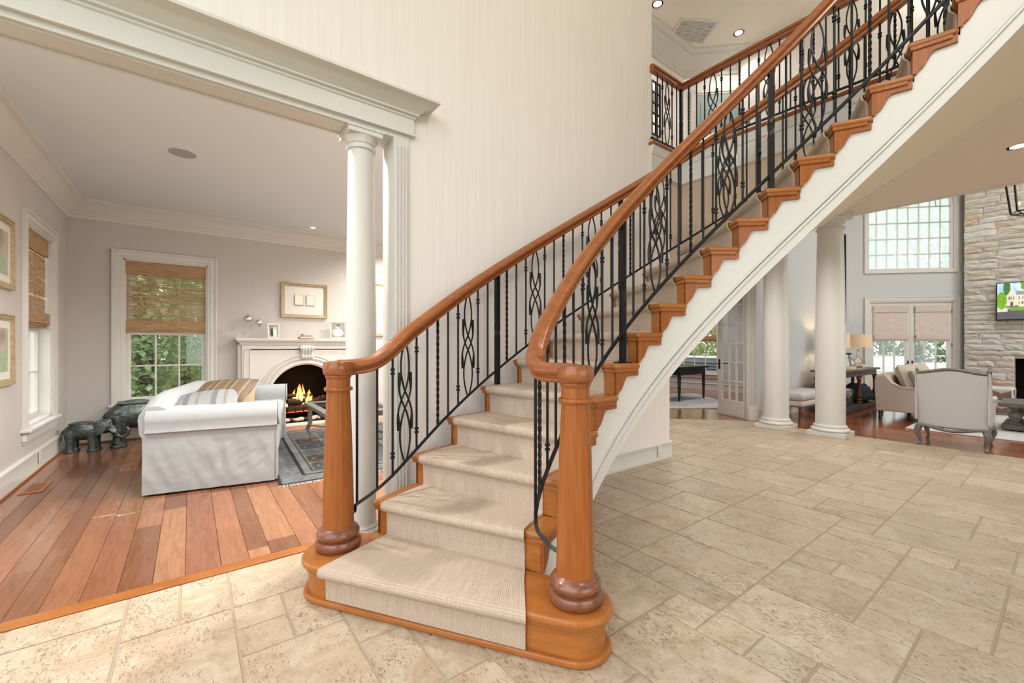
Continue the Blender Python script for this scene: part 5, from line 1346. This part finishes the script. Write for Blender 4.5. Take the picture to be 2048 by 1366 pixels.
def ottoman():
    o = empty('patchwork_cube', (11.2,.86,0), 0, 'chevron patchwork hide cube stool between the armchair and the stone fireplace', 'ottoman'); s, h = .26, .47
    rbox(MB(), -s,-s,.02,s,s,h,.03).build('cube', M['pale_rug'], o, smooth=.8)
    bm_ = [M['linen'],M['grey_wood'],plain('brown_hide',(.22,.14,.09),.8),plain('cream_hide',(.55,.50,.44),.8)]
    for face in range(4):
        Rz = Matrix.Rotation(face*PI/2,4,'Z')
        for k in range(4):
            for j in range(-1,7):
                x0 = -s+.02+k*(2*s-.04)/4; x1 = x0+(2*s-.04)/4; z0 = .05+j*.065; t_ = .055*(1 if k%2 else -1)
                q = [(x0,z0),(x1,z0+t_),(x1,z0+t_+.062),(x0,z0+.062)]; q = [(a,max(.04,min(h-.03,c))) for a,c in q]
                if max(c for _,c in q)-min(c for _,c in q) < .02: continue
                b = MB(); b.prism_y(q, -s-.006, -s+.004); b.xf(Rz); b.build('hide_patch', bm_[(j+k+face)%4], o)
ottoman()
def wood_table():
    o = empty('trestle_coffee_table', (8.95,-.55,0), 0, 'weathered wood coffee table with fat turned legs beside the armchair', 'table'); w_, l, h = .82, 1.15, .40
    rbox(MB(), -.03,-.03,h-.06,w_+.03,l+.03,h,.012).build('table_top', M['grey_wood'], o); rbox(MB(), .0,.0,.03,w_,l,.10,.01).build('shelf', M['dark_wood'], o)
    for x in (.12,w_-.12):
        for y in (.12,l-.12):
            turned(MB(),(x,y),.10,h-.06,.07,[(0,.8),(.08,.8),(.12,.5),(.2,.55),(.45,1.0),(.62,.9),(.78,.45),(.86,.6),(.9,.85),(1,.85)]).build('leg', M['grey_wood'], o, smooth=.8)
    for x in (.06,w_-.06):
        for y in (.06,l-.06): MB().lathe([(.03,0),(.035,.015),(.03,.03)],(x,y,0),n=12).build('foot', M['dark_wood'], o)
    t_ = tag(MB().lathe([(.05,0),(.16,.012),(.17,.02),(.155,.018),(.05,.008)],n=28).build('serving_dish', M['silver'], smooth=.8), 'silver dish on the lower shelf of the weathered coffee table', 'dish'); t_.location = (9.2,.05,.10)
    f = empty('flower_pot', (9.25,.02,h), 0, 'white flowers in a pot on the weathered coffee table', 'flowers'); MB().lathe([(.04,0),(.055,.06),(.058,.10),(.05,.10)],n=20).build('pot', M['white_cover'], f, smooth=.8)
    r = random.Random(2); pt = MB()
    for i in range(26): a, q = r.uniform(0,6.28), r.uniform(0,.09); pt.ellipsoid((q*math.cos(a),q*math.sin(a),.13+r.uniform(0,.08)),(.022,.022,.018),8,5)
    pt.build('blossom', M['white_cover'], f, smooth=True)
wood_table()
fr = tag(rbox(MB(), 8.15,-1.6,.0005,11.0,1.45,.012,.004).build('pale_area_rug', M['pale_rug']), 'pale grey area rug under the armchair and weathered coffee table', 'rug')
def console():
    x0, x1, y0, y1, h = 8.98, 11.18, 2.40, 2.84, .745
    o = empty('console_table', (x0,y0,0), 0, 'long weathered console table with turned legs against the family room wall', 'console table'); w_, d = x1-x0, y1-y0
    MB().box(-.05,-.03,h-.035,w_+.05,d+.03,h).build('table_top', M['dark_wood'], o, bevel=.006); MB().box(.02,.02,h-.13,w_-.02,d-.02,h-.035).build('apron', M['dark_wood'], o, bevel=.003)
    MB().box(-.06,-.04,.02,w_+.06,d+.04,.085).build('lower_shelf', M['dark_wood'], o, bevel=.006); MB().box(-.04,-.02,0,w_+.04,d+.02,.02).build('plinth', M['dark_wood'], o)
    P = [(0,1.0),(.10,1.0),(.12,.7),(.16,1.0),(.19,.7),(.24,.85),(.36,1.0),(.44,.62),(.50,.55),(.86,.62),(.90,.95),(.93,.7),(.96,1.05),(1,1.05)]
    for i in range(3):
        for y in (.04,d-.04): turned(MB(),(.06+(w_-.12)*i/2,y),.085,h-.13,.048,P).build('leg', M['walnut'] if i < 2 else M['dark_wood'], o, smooth=.8)
    for i in range(3): MB().lathe([(.006,-.012),(.02,-.008),(.024,0),(.01,.004)],n=12).xf(Matrix.Translation((.06+(w_-.12)*i/2,.018,h-.08)) @ Matrix.Rotation(PI/2,4,'X')).build('rosette', M['bronze'], o)
console()
def lamp(x, y, z, label, bookl):
    bk = empty('book', (x,y,z), .05, bookl, 'book', 'books under the glass lamps'); MB().box(-.15,-.10,0,.15,.10,.035).build('cover', M['gold_frame'], bk, bevel=.003); MB().box(-.145,-.104,.005,.145,.09,.03).build('pages', M['paper'], bk)
    MB().box(-.13,-.09,.035,.13,.09,.062).build('upper_volume', M['paper'], bk, bevel=.003)
    o = empty('table_lamp', (x,y,z+.062), 0, label, 'lamp', 'glass table lamps on the console')
    MB().lathe([(.07,0),(.115,.012),(.12,.04),(.09,.075),(.05,.12),(.032,.18),(.026,.27),(.03,.29)], n=28).build('base', M['clear'], o, smooth=.8)
    MB().lathe([(.02,.28),(.022,.31),(.008,.315),(.007,.36)], n=12).build('neck', M['brass'], o, smooth=.8)
    MB().lathe([(.215,.345),(.225,.345),(.215,.60),(.205,.60)], n=36, caps=False).build('lamp_shade', M['lamp_shade'], o, smooth=.8)
    MB().ellipsoid((0,0,.43),(.028,.028,.04),12,8).build('bulb', M['bulb'], o, smooth=True)
    light('lamp_light', 'POINT', (x,y,z+.062+.50), 7, (1,.70,.42), size=.04)
lamp(10.75,2.62,.745, 'right clear glass table lamp with drum shade on the long console', 'cream books under the right glass lamp on the console')
lamp(9.36,2.62,.745, 'left clear glass table lamp half hidden behind the thick column', 'cream books under the left glass lamp on the console')
cl = empty('glass_cloche', (9.83,2.55,.745), 0, 'clear glass cloche on a book on the console', 'cloche')
MB().box(-.13,-.10,0,.13,.10,.05).build('book_base', M['paper'], cl, bevel=.004); MB().lathe([(.115,.05),(.118,.10),(.11,.17),(.07,.225),(.02,.24),(.018,.26),(.03,.275),(.02,.285)], n=28).build('dome', M['clear'], cl, smooth=.8)
MB().lathe([(.055,.276),(.06,.28),(.06,.30),(.05,.305)], n=20).build('lid', M['black'], cl, smooth=.8)
frame('photo_frame', .24, .30, .022, .016, (M['grey_wood'],M['white_cover']), 'grey standing photo frame on the console beside the cloche', (10.2,2.68,.745), -.5, 'photo frame', -.18)
bkx = random.Random(6)
for (x, lb) in ((9.42,'left wicker basket of rolled throws under the console'),(10.45,'right wicker basket with a dark throw under the console')):
    o = empty('wicker_basket', (x,2.60,.085), 0, lb, 'basket', 'wicker baskets under the console')
    MB().loft([[(sx*(.24+.03*f),sy*(.15+.02*f),.28*f) for sx,sy in ((-1,-1),(1,-1),(1,1),(-1,1))] for f in (0,.5,1)], caps=False).build('basket_body', M['basket'], o)
    for k in range(9): f = k/8; a, c, z = .242+.03*f, .152+.02*f, .28*f+.004; MB().tube([(-a,-c,z),(a,-c,z),(a,c,z),(-a,c,z),(-a,-c,z)], .011, n=6).build('weave', M['basket'], o)
    MB().box(-.23,-.14,0,.23,.14,.01).build('basket_floor', M['basket'], o)
for i, (x, y, z, m, lb) in enumerate(((9.30,2.55,.31,'grey_knit','grey rolled throw in the left basket'),(9.52,2.58,.33,'pale_rug','pale rolled throw in the left basket'))):
    o = MB().lathe([(.02,-.16),(.075,-.15),(.082,0),(.075,.15),(.02,.16)],n=18).xf(Matrix.Rotation(PI/2,4,'X')).build('rolled_throw', M[m], smooth=.8); o.location = (x,y,z); tag(o, lb, 'blanket', 'throws in the left basket')
b = MB(); nn = 22; vs, fs = [], []
for j in range(nn+1):
    for i in range(nn+1):
        u, v_ = i/nn*2-1, j/nn*2-1; r_ = max(abs(u),abs(v_)); z = .42-.28*max(0,(r_-.45)/.55)**1.6+.03*noise.noise(Vector((u*3,v_*3,0)))
        vs.append((10.48+u*.36, 2.58+v_*.21, z))
for j in range(nn):
    for i in range(nn): a = j*(nn+1)+i; fs.append((a,a+1,a+nn+2,a+nn+1))
o = b.add(vs,fs).build('draped_throw', M['denim'], smooth=True); sm_ = o.modifiers.new('solid','SOLIDIFY'); sm_.thickness = .012; tag(o, 'dark blue throw draped over the right basket', 'blanket')
bn = empty('upholstered_bench', (7.42,2.50,0), 0, 'cream upholstered bench with curved legs between the thick columns', 'bench')
rbox(MB(), 0,-.02,.25,1.05,.40,.33,.02).build('seat_frame', M['linen_warm'], bn, smooth=.8); rbox(MB(), -.01,-.03,.33,1.06,.41,.46,.055).build('cushion', M['linen'], bn, smooth=.8); MB().box(.01,-.01,.235,1.04,.39,.25).build('bottom_rail', M['grey_wood'], bn)
for (x, y, dx, dy) in ((.08,.03,-.2,-.2),(.97,.03,.2,-.2),(.08,.35,-.2,.2),(.97,.35,.2,.2)): cabriole(x,y,.245,dx*.5,dy*.5,.026).build('leg', M['walnut'], bn, smooth=.8)
frame('framed_mirror', 1.3, 1.95, .05, .03, (M['black_wood'],M['silver']), 'dark framed mirror above the console beside the thick column', (10.70,3.0,1.65), 0, 'mirror')
# lantern hanging in the family room
ln = empty('hanging_lantern', (8.62,.36,2.86), .3, 'dark metal framed hanging lantern at the right edge', 'lantern')
for sx in (-1,1):
    for sy in (-1,1): MB().tube([(sx*.11,sy*.11,.06),(sx*.16,sy*.16,.62)], .011, n=4).build('corner_bar', M['bronze'], ln); MB().tube([(0,0,0),(sx*.11,sy*.11,.06)], .008, n=4).build('base_bar', M['bronze'], ln); MB().tube([(sx*.16,sy*.16,.62),(0,0,.80)], .008, n=4).build('roof_bar', M['bronze'], ln)
for z, r_ in ((.06,.11),(.62,.16)): MB().tube([(-r_,-r_,z),(r_,-r_,z),(r_,r_,z),(-r_,r_,z),(-r_,-r_,z)], .009, n=4).build('ring', M['bronze'], ln)
for k in range(4):
    b = MB(); b.add([(-.105,-.108,.065),(.105,-.108,.065),(.155,-.158,.61),(-.155,-.158,.61)],[(0,1,2,3)]); b.xf(Matrix.Rotation(k*PI/2,4,'Z')); b.build('pane', M['pane'], ln)
MB().tube([(0,0,.80),(0,0,TOP-2.86)], .006).build('chain', M['bronze'], ln); MB().lathe([(.012,.10),(.012,.22)],n=10).build('candle', M['white_cover'], ln); MB().ellipsoid((0,0,.25),(.014,.014,.03),10,6).build('bulb', M['bulb'], ln)
MB().lathe([(.06,TOP-2.88),(.06,TOP-2.86)],n=20).build('ceiling_rose', M['bronze'], ln)
# ------------------------------------------------------------------ study
dk = empty('writing_desk', (8.15,4.95,0), 0, 'black writing desk with turned legs in the study', 'desk')
MB().box(-.03,-.03,.70,1.13,.73,.74).build('desk_top', M['black_wood'], dk, bevel=.006); MB().box(.03,.03,.56,1.07,.67,.70).build('apron', M['black_wood'], dk)
for x in (.06,1.04):
    for y in (.06,.64): turned(MB(),(x,y),0,.57,.035,[(0,.5),(.05,.6),(.55,.85),(.78,1.0),(.82,.7),(.86,1.1),(.90,.7),(.94,1.0),(1,1.0)]).build('leg', M['black_wood'], dk, smooth=.8)
tag(MB().prism([(7.2,4.6),(8.4,3.75),(9.9,5.6),(8.7,6.6)],.0,.012).build('study_rug', M['pale_rug']), 'pale grey rug on the study floor under the desk', 'rug')

# ------------------------------------------------------------------ outside the windows
struct(MB().box(-30,-30,-.6,45,45,-.35).build('lawn', M['lawn']))
def tree(x, y, h, r, mat, label, n=1400, trunk=.14, seed=0, leaf=.16, low=.25):
    rr = random.Random(seed); o = empty('garden_tree', (x,y,-.35), rr.uniform(0,6), label, 'tree', 'trees outside the windows')
    b = MB(); b.tube([(0,0,0),(.05,.03,h*.4),(-.04,.06,h*.75)], [trunk,trunk*.8,trunk*.4], n=10)
    for k in range(5): a = rr.uniform(0,6.28); b.tube([(0,0,h*(.35+.08*k)),(r*.5*math.cos(a),r*.5*math.sin(a),h*(.5+.08*k))],[trunk*.4,trunk*.12],n=6)
    b.build('trunk', M['bark'], o, smooth=.8)
    f = MB()
    for i in range(n):
        a, q = rr.uniform(0,6.28), rr.random()**.5; zz = rr.uniform(low,1); env = math.sin(PI*min(1,max(.05,(zz-low)/(1.02-low)))**.75)
        c = Vector((q*r*env*math.cos(a), q*r*env*math.sin(a), zz*h)); R = Matrix.Rotation(rr.uniform(0,6.28),3,'Z') @ Matrix.Rotation(rr.uniform(-1.1,1.1),3,'X'); s = leaf*rr.uniform(.6,1.3)
        f.add([tuple(c+R@Vector(p)*s) for p in ((-.35,0,0),(0,-.5,.06),(.35,0,0),(0,.5,.06))],[(0,1,2,3)])
    tag(f.build('foliage', M[mat], o), kind='stuff')
for i, (x, y, h, r, m, lb) in enumerate(((-.82,11.6,7,1.0,'leaf1','tree with a thick trunk outside the left part of the back window'),(-.1,13.6,7,1.7,'leaf2','yellow-green tree outside the middle of the back window'),(1.0,12.2,6,1.5,'leaf1','green tree outside the right part of the back window'),(-.6,20,9,2.6,'leaf3','dark tree far behind the back window'),(.4,17,9,3.2,'leaf3','tall dark tree farthest behind the back window'),
        (17.5,6.0,7,2.4,'leaf1','green tree outside the left garden door'),(19.5,3.2,8,2.6,'leaf3','dark tree outside the garden doors'),(20,.2,7,2.6,'leaf1','green tree outside the right garden door'),(24,5,10,3.5,'leaf3','tall dark tree far beyond the garden doors'),
        (15.5,9.0,6,2.0,'leaf2','yellow-green tree outside the study window'),(17.0,10.8,7,2.4,'leaf1','green tree far beyond the study window'))):
    tree(x,y,h,r,m,lb,n=9000 if i < 5 else 6500,trunk=.24 if i == 0 else .14,seed=i+3,leaf=.15 if i < 5 else .22,low=.03)
ac = empty('patio_cabinet', (13.6,7.1,-.35), -.3, 'grey louvred cabinet outside the study window', 'cabinet')
MB().box(-.5,-1.0,0,.5,1.0,1.15).build('body', M['metal_grey'], ac, bevel=.02); MB().box(-.55,-1.05,1.15,.55,1.05,1.20).build('top', M['white_cover'], ac)
for k in range(10): MB().box(-.52,-.9,.15+k*.09,-.49,.9,.19+k*.09).build('louvre', M['black'], ac)
pu = empty('covered_patio_furniture', (16.2,3.6,-.35), 0, 'white covered patio furniture outside the garden doors', 'furniture')
for (x, y, h) in ((0,0,1.25),(.6,-1.5,1.05)): rbox(MB(), x-.6,y-.7,0,x+.6,y+.7,h,.15).build('cover', M['white_cover'], pu, smooth=.8)
struct(MB().box(13.6,-6,-.36,22,7,-.30).build('patio', M['white_cover']))
